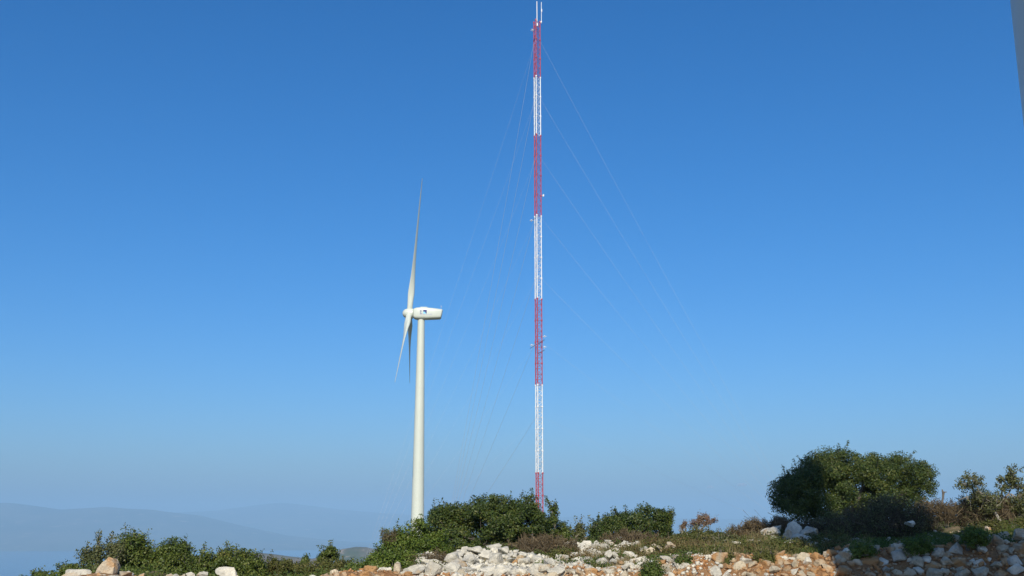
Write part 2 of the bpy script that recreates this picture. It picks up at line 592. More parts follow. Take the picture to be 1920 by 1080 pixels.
def blade_mesh(L, name):
    mb = MB()
    rings = []
    for i in range(25):
        t = i / 24
        r = 0.55 + t * (L - 0.55)
        if t < 0.06:
            ch, th = 0.98, 0.95
        else:
            q = (t - 0.06) / 0.94
            ch = 1.15 * (1 - q) ** 0.92 + 0.22
            ch = min(ch, 0.98 + (t - 0.06) * 4.0)
            th = ch * (0.75 * math.exp(-q * 6) + 0.26)
        pit = R(62 * math.exp(-max(0, t - 0.08) * 7.5) + 19)
        ring = []
        for k in range(16):
            a = 2 * math.pi * k / 16
            px, py = ch / 2 * math.cos(a), th / 2 * math.sin(a) * (1.0 if t < 0.06 else (0.65 + 0.35 * math.cos(a)))
            # chord turned towards the rotor axis (feathered); slight bend of the tip
            x = px * math.sin(pit) - py * math.cos(pit) + 0.05 * t * t
            y = px * math.cos(pit) + py * math.sin(pit)
            ring.append((x, y, r))
        rings.append(ring)
    mb.loft(rings)
    return mb.mesh(name, M['turbine'], True, R(60))


BLADE = blade_mesh(24.7, 'blade')


def turbine(loc, hub_z, r_base, r_top, yaw, label, s=1.0, logo=True, straight=0.0):
    root = empty('wind_turbine', loc, label, 'wind turbine')
    H = hub_z - 1.15 * s
    mb = MB()
    rings = []
    for i in range(25):
        t = i / 24
        z = H * t
        tp = max(0.0, (t - straight) / (1 - straight))
        r = r_base + (r_top - r_base) * tp
        rings.append([(r * math.cos(2 * math.pi * k / 64), r * math.sin(2 * math.pi * k / 64), z) for k in range(64)])
    mb.loft(rings)
    tw = mb.build('tower', M['turbine'], root, True, R(40))
    # welded section seams, a yaw ring and the foundation
    for fz in (0.36, 0.70):
        tp = max(0.0, (fz - straight) / (1 - straight))
        r = r_base + (r_top - r_base) * tp + 0.012
        m2 = MB(); m2.tube([(0, 0, H * fz - 0.05), (0, 0, H * fz + 0.05)], r, 64)
        m2.build('flange', M['seam'], tw, True, R(40))
    m2 = MB(); m2.tube([(0, 0, -1.5), (0, 0, 0.12)], r_base + 0.6, 40)
    m2.build('foundation', M['seam'], root, True, R(40))
    m2 = MB(); m2.tube([(0, 0, H - 0.02), (0, 0, H + 0.22 * s)], r_top + 0.03, 48)
    m2.build('yaw_ring', M['seam'], root, True, R(40))
    m2 = MB(); m2.box((0, -r_base - 0.01, 2.0), (0.8, 0.10, 1.9)); m2.build('door', M['seam'], root)
    # head: +X is the rear
    head = Matrix.Translation((0, 0, hub_z)) @ Matrix.Rotation(yaw, 4, 'Z') @ Matrix.Scale(s, 4)
    mb = MB()
    st = [(-1.42, -0.70, 0.75, 0.68), (-1.30, -0.86, 0.90, 0.84), (-0.95, -1.02, 1.04, 0.98), (-0.2, -1.06, 1.12, 1.04), (0.9, -1.06, 1.10, 1.05), (2.2, -1.00, 0.98, 1.03), (3.45, -0.93, 0.80, 0.98), (3.62, -0.88, 0.74, 0.92), (3.68, -0.78, 0.64, 0.80)]
    mb.loft([sup_ring(x, a, b, w, 32, 4.0, 0.20 * max(0, min(1, (x - 0.9) / 2.5))) for x, a, b, w in st])
    nac = mb.build('nacelle', M['turbine'], root, True, R(50))
    nac.matrix_local = head
    m2 = MB(); m2.box((0.45, 0, 1.12), (1.25, 1.2, 0.10)); m2.build('hatch', M['turbine'], nac)
    m2 = MB(); m2.tube([(3.5, 0.2, 0.75), (3.55, 0.2, 1.5)], 0.03, 6); m2.box((3.55, 0.2, 1.5), (0.3, 0.04, 0.04))
    m2.build('wind_vane', M['wire'], nac)
    if logo:
        y0 = -1.056
        cu = bpy.data.curves.new('lettering', 'FONT')
        cu.body = 'E'; cu.size = 1.05; cu.extrude = 0.004
        cu.materials.append(M['letter'])
        tmp = bpy.data.objects.new('lettering_curve', cu)
        lm = bpy.data.meshes.new_from_object(tmp)
        bpy.data.objects.remove(tmp)
        lt = link('lettering', lm, nac)
        lt.location = (-0.28, y0 - 0.01, -0.17); lt.rotation_euler = (R(90), 0, 0)
        m2 = MB(); m2.box((0.68, y0 - 0.006, 0.20), (0.62, 0.012, 0.70)); sq = m2.build('emblem', M['logo_blue'], nac)
        m2 = MB()
        xs = [0.38, 0.38, 0.52, 0.66, 0.98]
        zs = [-0.14, 0.10, 0.26, 0.10, -0.14]
        n = len(xs)
        pts = [(x, y0 - 0.016, z) for x, z in zip(xs, zs)] + [(x, y0 - 0.013, z) for x, z in zip(xs, zs)]
        m2.add(pts, [tuple(range(n)), tuple(range(2 * n - 1, n - 1, -1))] + [(k, k + n, (k + 1) % n + n, (k + 1) % n) for k in range(n)])
        m2.build('wave', M['logo_cyan'], sq)
        m2 = MB()
        rng = random.Random(3)
        x = -0.26
        while x < 1.85:
            w = rng.uniform(0.05, 0.12); h = rng.uniform(0.12, 0.24)
            m2.box((x + w / 2, -1.047, -0.36 + h / 2), (w, 0.024, h))
            x += w + 0.05
        m2.build('small_print', M['letter_pale'], nac)
    # rotor: tilted a few degrees, nose up
    rot = empty('rotor', (0, 0, 0)); rot.parent = root
    rot.matrix_local = head @ Matrix.Translation((-2.15, 0, 0.02)) @ Matrix.Rotation(R(4.5), 4, 'Y')
    mb = MB()
    prof = [(-1.22, 0.05), (-1.18, 0.30), (-1.02, 0.56), (-0.75, 0.76), (-0.35, 0.90), (0.15, 0.96), (0.62, 0.95), (0.72, 0.80)]
    mb.loft([[(x, r * math.cos(2 * math.pi * k / 32), r * math.sin(2 * math.pi * k / 32)) for k in range(32)] for x, r in prof])
    mb.build('hub', M['turbine'], rot, True, R(50))
    for k in range(3):
        bl = link('blade', BLADE, rot)
        bl.matrix_local = Matrix.Rotation(R(120 * k + 7), 4, 'X')
    return root


TY = 188.0
hub = P(790, 588.5, TY)
tz = hz(hub.x, TY) - 0.3
turbine((hub.x, TY, tz), hub.z - tz, 1.20, 0.62, 0.05, 'far white wind turbine with blue emblem, its foot hidden behind the bushes')
# the machine the photographer stands beside: only a sliver of its tower shows at the right edge
NT = (5.99, 8.0, 0.0)
turbine(NT, 50.0, 1.72, 0.95, 0.03, 'near wind turbine tower in shade cut off by the right edge of the photo', 1.25, False, 0.25)

# ------------------------------------------------------------------ guyed lattice mast
MY = 72.5
mbase = P(1011.5, 1058, MY)
MX = mbase.x
RAD = 0.265
ANG = [R(17 + 120 * k) for k in range(3)]
LEG = [Vector((MX + RAD * math.cos(a), MY + RAD * math.sin(a), 0)) for a in ANG]


def zv(v): return EYE + MY * slope(v)


mast = empty('lattice_mast', (MX, MY, mbase.z - 0.2), 'tall red and white guyed lattice mast behind the big bush', 'mast')
mo = Vector((MX, MY, mbase.z - 0.2))
bands = [(40, 145, 'red', 3), (145, 254, 'white', 3), (254, 405, 'red', 4), (405, 561, 'white', 4), (561, 722, 'red', 4), (722, 887, 'white', 4), (887, 1058, 'red', 4)]
for v0, v1, colr, nu in bands:
    za, zb = zv(v1), zv(v0)
    zo = za
    oset = Vector((MX, MY, za))
    sec = empty('mast_section', oset - mo)
    sec.parent = mast
    for l in LEG:
        mb = MB()
        mb.tube([l - Vector((MX, MY, 0)), l - Vector((MX, MY, 0)) + Vector((0, 0, zb - za))], 0.034, 8)
        mb.build('leg', M[colr], sec, True, R(50))
    tag(sec, ('red' if colr == 'red' else 'white') + ' painted length of the mast')
    m2 = MB()
    nn = nu * 4
    for i in range(nn):
        z0, z1 = (zb - za) * i / nn, (zb - za) * (i + 1) / nn
        for k in range(3):
            a = LEG[k] - Vector((MX, MY, 0)); b_ = LEG[(k + 1) % 3] - Vector((MX, MY, 0))
            p, q = (a, b_) if i % 2 == 0 else (b_, a)
            m2.tube([p + Vector((0, 0, z0)), q + Vector((0, 0, z1))], 0.013, 5, False)
            if i % 2 == 0 or True:
                m2.tube([a + Vector((0, 0, z0)), b_ + Vector((0, 0, z0))], 0.011, 5, False)
    tag(m2.build('bracing', M[colr], sec, True), kind='stuff')
    for i in range(nu + 1):
        if i == 0 and v1 < 1050: continue
        m3 = MB()
        for l in LEG:
            c = l - Vector((MX, MY, 0)) + Vector((0, 0, (zb - za) * i / nu))
            m3.tube([c - Vector((0, 0, 0.045)), c + Vector((0, 0, 0.045))], 0.062, 10)
        tag(m3.build('flange', M[colr], sec, True, R(50)), kind='stuff')


def local(p): return Vector(p) - mo


def mp(u, v, dy=0.0): return P(u, v, MY + dy)


# whips on top
m = MB(); m.tube([local(mp(1007, 46, -0.1)), local(mp(1006.6, 2.5, -0.1))], 0.032, 8); m.build('whip_antenna', M['white'], mast, True, R(50))
m = MB(); m.tube([local(mp(1015.2, 44, 0.1)), local(mp(1015, 4, 0.1))], 0.022, 8); wa = m.build('whip_antenna', M['white'], mast, True, R(50))
m = MB(); m.tube([local(mp(1015.5, 22.5, 0.1)), local(mp(1015.5, 17.5, 0.1))], 0.05, 8); m.build('collar', M['white'], wa, True, R(50))
m = MB(); m.box(local(mp(1014.6, 41.5, -0.1)), (0.09, 0.09, 0.09)); m.build('obstruction_lamp', M['white'], mast)
m = MB(); m.tube([local(mp(1007.5, 44.5, -0.2)), local(mp(1007.5, 49, -0.2))], 0.06, 8); m.build('sensor', M['white'], mast, True, R(50))
# instrument booms
for (ua, va, ub, vb, us, vs_) in [(1006, 51, 998.5, 59, 998, 56), (1007, 407, 996, 415, 996.5, 413), (1007, 645, 993.5, 653.5, 997, 647), (1007, 664, 1021, 656.5, 1021, 650.5), (1007, 646, 1021, 637, 1021, 630.5)]:
    m = MB()
    a, b_ = mp(ua, va, 0), mp(ub, vb, -0.6)
    m.tube([local(a), local(b_)], 0.018, 6)
    bo = m.build('boom', M['dark_metal'], mast)
    m = MB()
    s0 = mp(us, vs_, -0.6)
    m.tube([local(s0) - Vector((0, 0, 0.12)), local(s0)], 0.018, 6)
    m.tube([local(s0) - Vector((0, 0, 0.02)), local(s0) + Vector((0, 0, 0.06))], 0.035, 8)
    for k in range(3):
        t = R(120 * k + 20)
        m.tube([local(s0), local(s0) + Vector((math.cos(t) * 0.14, math.sin(t) * 0.14, 0))], 0.02, 5)
    m.build('anemometer', M['white'], bo)
m = MB(); m.tube([local(mp(1019, 368.5, -0.1)), local(mp(1019, 364.5, -0.1))], 0.05, 8)
m.tube([local(mp(1016, 367, -0.1)), local(mp(1019, 367, -0.1))], 0.02, 5)
m.build('side_lamp', M['white'], mast, True, R(50))
# guys: three directions, seven levels, slight sag
for ang in (-5, 115, 235):
    ax, ay = MX + 17 * math.cos(R(ang)), MY + 17 * math.sin(R(ang))
    az = hz(ax, ay) + 0.1
    leg = min(LEG, key=lambda l: (l.x - ax) ** 2 + (l.y - ay) ** 2)
    for v in (76, 185, 296, 408, 522, 640, 782):
        top = Vector((leg.x, leg.y, zv(v)))
        bot = Vector((ax + 0.25 * math.cos(R(ang)) * (640 - v) / 300, ay, az))
        pts = []
        for i in range(13):
            t = i / 12
            p = top.lerp(bot, t)
            p.z -= 0.30 * 4 * t * (1 - t) * (top - bot).length / 38
            pts.append(local(p))
        m = MB(); m.tube(pts, {115: 0.0062, -5: 0.0029, 235: 0.0019}[ang], 5, False)
        m.build('guy_wire', M['wire'], mast, True)
    m = MB(); m.box(local((ax, ay, az - 0.25)), (0.8, 0.8, 0.9)); m.build('guy_anchor', M['seam'], mast)


# ------------------------------------------------------------------ stones
def rock_mesh(name, seed, mat, sub=2, planes=9, sx=1.0, sy=1.0, sz=1.0, rough=0.10, smooth=False):
    rng = random.Random(seed)
    bm = bmesh.new()
    bmesh.ops.create_icosphere(bm, subdivisions=sub, radius=1.0)
    pl = []
    for k in range(planes):
        n = Vector((rng.gauss(0, 1), rng.gauss(0, 1), rng.gauss(0, 1))).normalized()
        pl.append((n, rng.uniform(0.40, 0.78)))
    off = Vector((rng.random() * 50, rng.random() * 50, rng.random() * 50))
    for v in bm.verts:
        p = v.co.copy()
        for n, d in pl:
            e = p.dot(n) - d
            if e > 0: p -= n * e
        p += p.normalized() * (mnoise.noise(p * 2.3 + off) * rough + mnoise.noise(p * 6.0 + off) * rough * 0.5)
        v.co = Vector((p.x * sx, p.y * sy, p.z * sz))
    mx = max(max(abs(v.co.x), abs(v.co.y), abs(v.co.z)) for v in bm.verts)
    for v in bm.verts: v.co /= mx
    if smooth:
        for f in bm.faces: f.smooth = True
    me = bpy.data.meshes.new(name)
    bm.to_mesh(me); bm.free()
    me.materials.append(mat)
    return me


def block_mesh(name, seed, mat, n=15, sy=0.8, sz=0.6, bev=0.07):
    """angular broken limestone: hull of a few corner points with worn edges"""
    rng = random.Random(seed)
    bm = bmesh.new()
    for i in range(n):
        v = Vector((rng.gauss(0, 1), rng.gauss(0, 1), rng.gauss(0, 1))).normalized()
        mxc = max(abs(v.x), abs(v.y), abs(v.z))
        v = v * (0.45 + 0.55 / mxc) * rng.uniform(0.72, 1.0)
        bm.verts.new((v.x, v.y * sy, v.z * sz))
    r = bmesh.ops.convex_hull(bm, input=bm.verts[:])
    bmesh.ops.delete(bm, geom=[g for g in r['geom_interior'] if isinstance(g, bmesh.types.BMVert)], context='VERTS')
    bmesh.ops.dissolve_limit(bm, angle_limit=R(14), verts=bm.verts[:], edges=bm.edges[:])
    bmesh.ops.bevel(bm, geom=bm.edges[:], offset=bev, segments=1, affect='EDGES', clamp_overlap=True)
    bmesh.ops.triangulate(bm, faces=bm.faces[:])
    for v in bm.verts:
        k = mnoise.noise(v.co * 2.7 + Vector((seed, 0, 0))) * 0.07
        v.co *= 1 + k
    mx = max(max(abs(c) for c in v.co) for v in bm.verts)
    for v in bm.verts: v.co /= mx
    bmesh.ops.subdivide_edges(bm, edges=[e for e in bm.edges if e.calc_length() > 0.35], cuts=1)
    bmesh.ops.triangulate(bm, faces=bm.faces[:])
    off = Vector((seed * 0.7, 3.0, 1.0))
    for v in bm.verts:
        v.co += Vector((mnoise.noise(v.co * 4 + off), mnoise.noise(v.co * 4 - off), mnoise.noise(v.co * 4 + off * 2))) * 0.075
    me = bpy.data.meshes.new(name)
    bm.to_mesh(me); bm.free()
    me.materials.append(mat)
    return me


rg = random.Random(11)
ROCKS = [block_mesh('rock', 100 + i, M['rock'], rg.randint(11, 18), rg.uniform(0.55, 0.95), rg.uniform(0.4, 0.8)) for i in range(14)]
ROCKS_O = [block_mesh('rock', 130 + i, M['rock_ochre'], rg.randint(11, 18), rg.uniform(0.55, 0.95), rg.uniform(0.4, 0.8)) for i in range(5)]
STONES = [block_mesh('stone', 200 + i, M['stone_bank'], rg.randint(11, 20), rg.uniform(0.6, 0.95), rg.uniform(0.5, 0.9)) for i in range(14)]
SMALL = [block_mesh('rock', 300 + i, M['rock'], rg.randint(9, 13), rg.uniform(0.6, 0.95), rg.uniform(0.5, 0.85), 0.05) for i in range(8)]


def hero_mesh(name, seed, mat, planes, rough):
    me = block_mesh(name, seed, mat, planes + 5, 0.85, 0.85, 0.06)
    bm = bmesh.new(); bm.from_mesh(me)
    bmesh.ops.subdivide_edges(bm, edges=bm.edges[:], cuts=2, use_grid_fill=True)
    off = Vector((seed * 1.7, seed * 0.3, 0))
    for v in bm.verts:
        v.co += v.co.normalized() * (mnoise.noise(v.co * 2.2 + off) * rough * 1.1 + mnoise.noise(v.co * 6 + off) * rough * 0.55)
    bm.to_mesh(me); bm.free()
    return me


def px_m(Y): return Y / FPX * 1.0


def put_rock(name, me, p, size, rng, parent=None, sink=0.25, tilt=0.35, pm=None):
    o = bpy.data.objects.new(name, me)
    COL.objects.link(o)
    loc = Vector((p.x, p.y, p.z + size * (0.55 - sink)))
    o.location = loc - (Vector(parent.location) if parent else Vector((0, 0, 0)))
    if parent: o.parent = parent
    o.scale = (size, size, size)
    o.rotation_euler = (rng.uniform(-tilt, tilt), rng.uniform(-tilt, tilt), rng.uniform(0, 6.28))
    return o


# single rocks one can point to: pixel centre, size in px (w, d, h), rotation, label
def single(name, label, u, v, w, h, mat, seed, cat='rock', Y=None, rot=(0, 0, 0), dk=0.8, vb=None, planes=10, rough=0.10, group=None):
    vb = v + h / 2 if vb is None else vb
    if Y is None:
        g = ground_hit(u, min(vb - 1, 1300)) or P(u, vb, 17.2)
        Y = g.y
    c = P(u, v, Y)
    s = Y / FPX * 1.0
    me = hero_mesh(name, seed, mat, planes, rough)
    # fit the mesh to its real size after turning
    E = Matrix.Rotation(rot[2], 3, 'Z') @ Matrix.Rotation(rot[1], 3, 'Y') @ Matrix.Rotation(rot[0], 3, 'X')
    co = [E @ v_.co for v_ in me.vertices]
    lo = [min(q[i] for q in co) for i in range(3)]
    hi = [max(q[i] for q in co) for i in range(3)]
    W, Hh = w * s, h * s
    D = dk * W
    for v_, q in zip(me.vertices, co):
        v_.co = ((q.x - (lo[0] + hi[0]) / 2) / (hi[0] - lo[0]) * W, (q.y - (lo[1] + hi[1]) / 2) / (hi[1] - lo[1]) * D, (q.z - (lo[2] + hi[2]) / 2) / (hi[2] - lo[2]) * Hh)
    o = link(name, me, None, (c.x, c.y + D * 0.3, c.z))
    return tag(o, label, cat, group)


def slab(name, label, pts, Y, thick, mat, seed, cat='rock', group=None):
    """an angular rock whose face follows a given outline (photo pixels); real depth, worn back edge"""
    rng = random.Random(seed)
    c = sum((P(u, v, Y) for u, v in pts), Vector()) / len(pts)
    bm = bmesh.new()
    front, mid, back = [], [], []
    for u, v in pts:
        p = P(u, v, Y) - c
        front.append(bm.verts.new(p * 0.86 + Vector((0, -thick * rng.uniform(0.35, 0.5), 0))))
        mid.append(bm.verts.new(p + Vector((0, thick * rng.uniform(-0.15, 0.15), 0))))
        back.append(bm.verts.new(p * 0.8 + Vector((0, thick * rng.uniform(0.4, 0.6), 0))))
    n = len(pts)
    for A, B in ((front, mid), (mid, back)):
        for i in range(n):
            bm.faces.new((A[i], A[(i + 1) % n], B[(i + 1) % n], B[i]))
    bm.faces.new(front); bm.faces.new(back[::-1])
    bmesh.ops.triangulate(bm, faces=bm.faces[:])
    bmesh.ops.subdivide_edges(bm, edges=bm.edges[:], cuts=2, use_grid_fill=True)
    off = Vector((rng.random() * 40, 0, 0))
    sc = max((P(*pts[0], Y) - P(*pts[n // 2], Y)).length, 0.1)
    for v_ in bm.verts:
        v_.co += Vector((mnoise.noise(v_.co * 4 / sc + off), mnoise.noise(v_.co * 4 / sc - off), mnoise.noise(v_.co * 4 / sc + off * 2))) * sc * 0.05
    bmesh.ops.recalc_face_normals(bm, faces=bm.faces[:])
    me = bpy.data.meshes.new(name)
    bm.to_mesh(me); bm.free()
    me.materials.append(mat)
    return tag(link(name, me, None, c), label, cat, group)


LG = 'rocks lying along the edge of the bank'
slab('rock', 'upright tilted wedge of ochre rock with a pale slanting top at far left', [(178, 1080), (184, 1066), (197, 1052), (207, 1045), (215, 1047), (221, 1055), (222, 1066), (218, 1078), (200, 1086)], 17.3, 0.26, M['rock_ochre'], 21, group=LG)
single('rock', 'long low pale rock lying left of the tilted ochre wedge', 142, 1078, 56, 20, M['rock'], 22, Y=17.2, group=LG)
single('rock', 'rounded pale yellow rock just right of the tilted ochre wedge', 235, 1080, 32, 18, M['rock'], 23, Y=17.2, group=LG)
single('rock', 'small ochre rock alone between the tilted wedge and the white boulder', 318, 1082, 18, 13, M['rock_ochre'], 24, Y=17.2, group=LG)
single('rock', 'small pale rock touching the left side of the white boulder', 379, 1079, 22, 14, M['rock'], 25, Y=17.2, group=LG)
single('rock', 'smooth white boulder in front of the low hedge at left', 423, 1078, 40, 28, M['rock'], 26, Y=17.1, group=LG)
single('rock', 'pointed pale yellow rock leftmost of the row before the bright bush', 630, 1078, 24, 20, M['rock_ochre'], 27, Y=17.3, group=LG)
single('rock', 'smooth grey dome shaped rock right of the pointed yellow one', 667, 1079, 26, 19, M['rock'], 28, Y=17.3, group=LG)
single('rock', 'broken pinkish orange block in the row before the bright bush', 694, 1074, 30, 26, M['rock_ochre'], 29, Y=17.3, group=LG)
single('rock', 'craggy white rock leaning on the tall stub of stone', 722, 1076, 32, 24, M['rock'], 30, Y=17.3, planes=14, rough=0.2, group=LG)
slab('rock', 'upright tan stub of rock standing taller than the rocks beside it', [(736, 1082), (738, 1066), (739, 1057), (745, 1053), (751, 1055), (752, 1062), (751, 1072), (753, 1084)], 17.35, 0.16, M['rock_ochre'], 31, group=LG)
single('rock', 'wide pale grey block at the right end of the row before the bright bush', 776, 1072, 42, 26, M['rock'], 32, Y=17.5, group=LG)
single('rock', 'small white rock at the foot of the tall tan stub', 757, 1078, 18, 18, M['rock'], 33, Y=17.2, group=LG)

BG = 'big rocks on the stony slope'
single('boulder', 'shaded boulder lowest of the blue grey cluster', 1530, 1026, 30, 20, M['rock'], 150, 'boulder', Y=18.9, group=BG)
single('boulder', 'shaded boulder at the far right of the blue grey cluster', 1552, 1018, 28, 18, M['rock'], 151, 'boulder', Y=19.4, group=BG)
single('boulder', 'narrow grey boulder at the left foot of the tallest shaded one', 1482, 1022, 22, 20, M['rock'], 152, 'boulder', Y=19.8, group=BG)
single('boulder', 'large white boulder with orange underside lying at the bank edge', 1312, 1062, 44, 36, M['stone_bank'], 41, 'boulder', Y=16.9, group=BG)
single('boulder', 'biggest round tan boulder set in the sunlit part of the bank', 1432, 1066, 42, 34, M['stone_bank'], 42, 'boulder', Y=16.7, group=BG)
single('boulder', 'grey rounded boulder standing above the rubble right of the middle', 1203, 1053, 22, 20, M['rock'], 43, 'boulder', group=BG)
single('boulder', 'low white boulder in front of the grey rounded one', 1184, 1062, 24, 14, M['rock'], 44, 'boulder', group=BG)
single('boulder', 'bright white boulder in sun beside the shaded boulders', 1448, 1000, 36, 24, M['rock'], 45, 'boulder', Y=21.6, group=BG)
single('boulder', 'grey knob of rock behind the bright white boulder', 1458, 993, 18, 16, M['rock'], 46, 'boulder', Y=22.0, group=BG)
single('boulder', 'white boulder low in the sun under the bright white one', 1456, 1014, 26, 20, M['rock'], 146, 'boulder', Y=21.4, group=BG)
single('boulder', 'flat white rock with small stones round it below the sunlit boulders', 1454, 1025, 22, 11, M['rock'], 47, 'boulder', Y=20.6, group=BG)
single('boulder', 'tallest of the blue grey boulders in the tower shadow', 1490, 996, 34, 36, M['rock'], 48, 'boulder', Y=21.6, group=BG)
single('boulder', 'sloping slab of rock right of the tallest shaded boulder', 1520, 1000, 36, 26, M['rock'], 49, 'boulder', Y=21.2, rot=(0, 0.5, 0), group=BG)
single('boulder', 'shaded boulder low in front of the sloping slab', 1504, 1014, 38, 26, M['rock'], 50, 'boulder', Y=20.2, group=BG)
single('boulder', 'small shaded boulder between the sunlit white one and the tallest', 1478, 1007, 18, 28, M['rock'], 149, 'boulder', Y=21.5, group=BG)
single('boulder', 'pale upper stone of three tumbling down through the green scrub', 1382, 1022, 17, 13, M['rock'], 51, 'boulder', Y=20.6, group=BG)
single('boulder', 'middle stone of three tumbling down through the green scrub', 1374, 1032, 18, 11, M['rock'], 52, 'boulder', Y=20.2, rot=(0, -0.5, 0), group=BG)
single('boulder', 'lowest stone of three tumbling down through the green scrub', 1366, 1040, 15, 9, M['rock'], 53, 'boulder', Y=19.8, group=BG)
single('boulder', 'pale stone alone in the shade below the dark brush', 1708, 982, 18, 12, M['rock'], 54, 'boulder', Y=21.2, group=BG)
single('boulder', 'yellow stone lying under the leaning pale branches', 1854, 992, 14, 10, M['rock_ochre'], 55, 'boulder', Y=20.6, group=BG)
single('boulder', 'sunlit boulder on the bank at the right edge of the photo', 1916, 1002, 30, 22, M['rock'], 56, 'boulder', Y=17.2, group=BG)
single('boulder', 'small bright stone among the brush near the stake', 1797, 966, 9, 6, M['rock'], 57, 'boulder', Y=22.8, group=BG)

# the white heap in the middle and the looser one behind it: rocks are its parts
rg = random.Random(77)


def heap(label, prof, v_low, n, smin, smax, anchor, seed):
    rng = random.Random(seed)
    g = ground_hit(*anchor)
    root = empty('rock_heap', g, label, 'rock heap', 'heaps of pale rubble')
    us = [p[0] for p in prof]
    used = []
    tries = 0
    k = 0
    while k < n and tries < n * 60:
        tries += 1
        frac = k / n
        sz = smax * (1 - frac) ** 1.6 + smin            # big ones first (half-width in px)
        sz *= rng.uniform(0.8, 1.15)
        u = rng.uniform(us[0], us[-1])
        vt = float(np.interp(u, us, [p[1] for p in prof]))
        v = rng.uniform(vt + sz * 0.5, v_low)
        if v > v_low: continue
        if any((u - a) ** 2 + ((v - b) * 1.25) ** 2 < (0.72 * (sz + s)) ** 2 for a, b, s in used): continue
        p = ground_hit(u, v)
        if p is None or p.y > 26: continue
        used.append((u, v, sz)); k += 1
        size = sz * p.y / FPX
        big = sz > 7
        me = rng.choice(ROCKS_O) if rng.random() < 0.10 else rng.choice(ROCKS if big else SMALL + ROCKS[:3])
        put_rock('rock', me, p, size, rng, root, 0.30, 0.45)
    return root


hp = heap('largest heap of white limestone rubble below the big dark bush', [(786, 1068), (815, 1056), (850, 1038), (885, 1030), (925, 1022), (945, 1032), (975, 1040), (1005, 1046), (1030, 1058), (1050, 1066)], 1080, 175, 2.6, 16, (920, 1050), 1)
hp2 = heap('looser heap of white stones between dry brush right of the middle', [(1042, 1020), (1070, 1016), (1100, 1018), (1130, 1016), (1165, 1010), (1185, 1016), (1215, 1022), (1268, 1022)], 1062, 115, 2.2, 11, (1150, 1035), 2)
# hero rocks on top of the big heap
for u, v, w, h, sd, rot in [(926, 1026, 30, 14, 61, (0, -0.35, 0)), (892, 1033, 34, 17, 62, (0, -0.15, 0)), (872, 1031, 20, 13, 63, (0, 0, 0)), (806, 1057, 40, 16, 64, (0, -0.5, 0)), (853, 1042, 34, 16, 65, (0, -0.5, 0)), (858, 1060, 36, 24, 66, (0, -0.3, 0)), (888, 1053, 22, 18, 67, (0, 0.4, 0)), (896, 1067, 36, 20, 68, (0, -0.2, 0)), (930, 1052, 30, 30, 69, (0, 0.2, 0)), (930, 1033, 28, 13, 70, (0, 0.1, 0)), (958, 1053, 24, 10, 71, (0, 0.1, 0)), (975, 1047, 16, 12, 72, (0, 0, 0)), (942, 1070, 36, 22, 73, (0, 0, 0)), (916, 1078, 18, 14, 74, (0, 0, 0)), (862, 1072, 20, 14, 75, (0, 0, 0)), (836, 1066, 26, 16, 76, (0, 0.3, 0))]:
    g = ground_hit(u, v + h * 0.3)
    if g is None: continue
    o = single('rock', None, u, v, w, h, M['rock_ochre'] if sd in (71,) else M['rock'], sd, None, Y=g.y - 0.12, rot=rot)
    o.parent = hp
    o.location = Vector(o.location) - Vector(hp.location)

for k, (u, v, w, h) in enumerate([(1066, 1023, 26, 16), (1098, 1026, 28, 24), (1118, 1025, 16, 14), (1140, 1017, 14, 9), (1151, 1014, 10, 12), (1164, 1014, 19, 15), (1172, 1020, 13, 12), (1133, 1026, 25, 13), (1140, 1041, 17, 20), (1125, 1040, 14, 14), (1153, 1041, 13, 13), (1192, 1022, 17, 7), (1208, 1031, 15, 14), (1255, 1021, 15, 12), (1264, 1029, 14, 9), (1053, 1047, 23, 15), (1047, 1053, 9, 10), (1103, 1051, 25, 14), (1127, 1054, 21, 14), (1022, 1065, 26, 15), (1145, 1067, 15, 10), (1173, 1063, 17, 13), (1084, 1022, 12, 12), (1110, 1040, 12, 10), (1010, 1056, 16, 12)]):
    g = ground_hit(u, v + h * 0.35)
    if g is None: continue
    o = single('rock', None, u, v, w, h, M['rock'], 500 + k, None, Y=g.y - 0.15, rot=(0, random.Random(k).uniform(-0.4, 0.4), 0), planes=9)
    o.parent = hp2
    o.location = Vector(o.location) - Vector(hp2.location)

# stones set in the bank: parts of the bank
rng = random.Random(5)
used = []
rim_u = UU; rim_v = ROWS[0][1]
n_st, tries = 0, 0
while n_st < 272 and tries < 30000:
    tries += 1
    frac = n_st / 285
    sz = (15 * (1 - frac) ** 1.7 + 3.0) * rng.uniform(0.8, 1.2)
    u = rng.uniform(-30, 1950) if rng.random() < 0.25 else rng.uniform(1000, 1950)
    if u < 1550: sz *= 0.8
    top = float(np.interp(u, rim_u, rim_v)) - 4
    if top > 1088: continue
    v = rng.uniform(top, 1086)
    if 1290 < u < 1335 and 1045 < v < 1078: continue
    if any((u - a) ** 2 + ((v - b) * 1.2) ** 2 < (0.70 * (sz + s)) ** 2 for a, b, s in used): continue
    p = ground_hit(u, v, 15.25)
    if p is None or p.y > 17.9: continue
    used.append((u, v, sz)); n_st += 1
    put_rock('stone', rng.choice(STONES if rng.random() < 0.75 else ROCKS), p, sz * p.y / FPX, rng, bank, 0.42, 0.6)

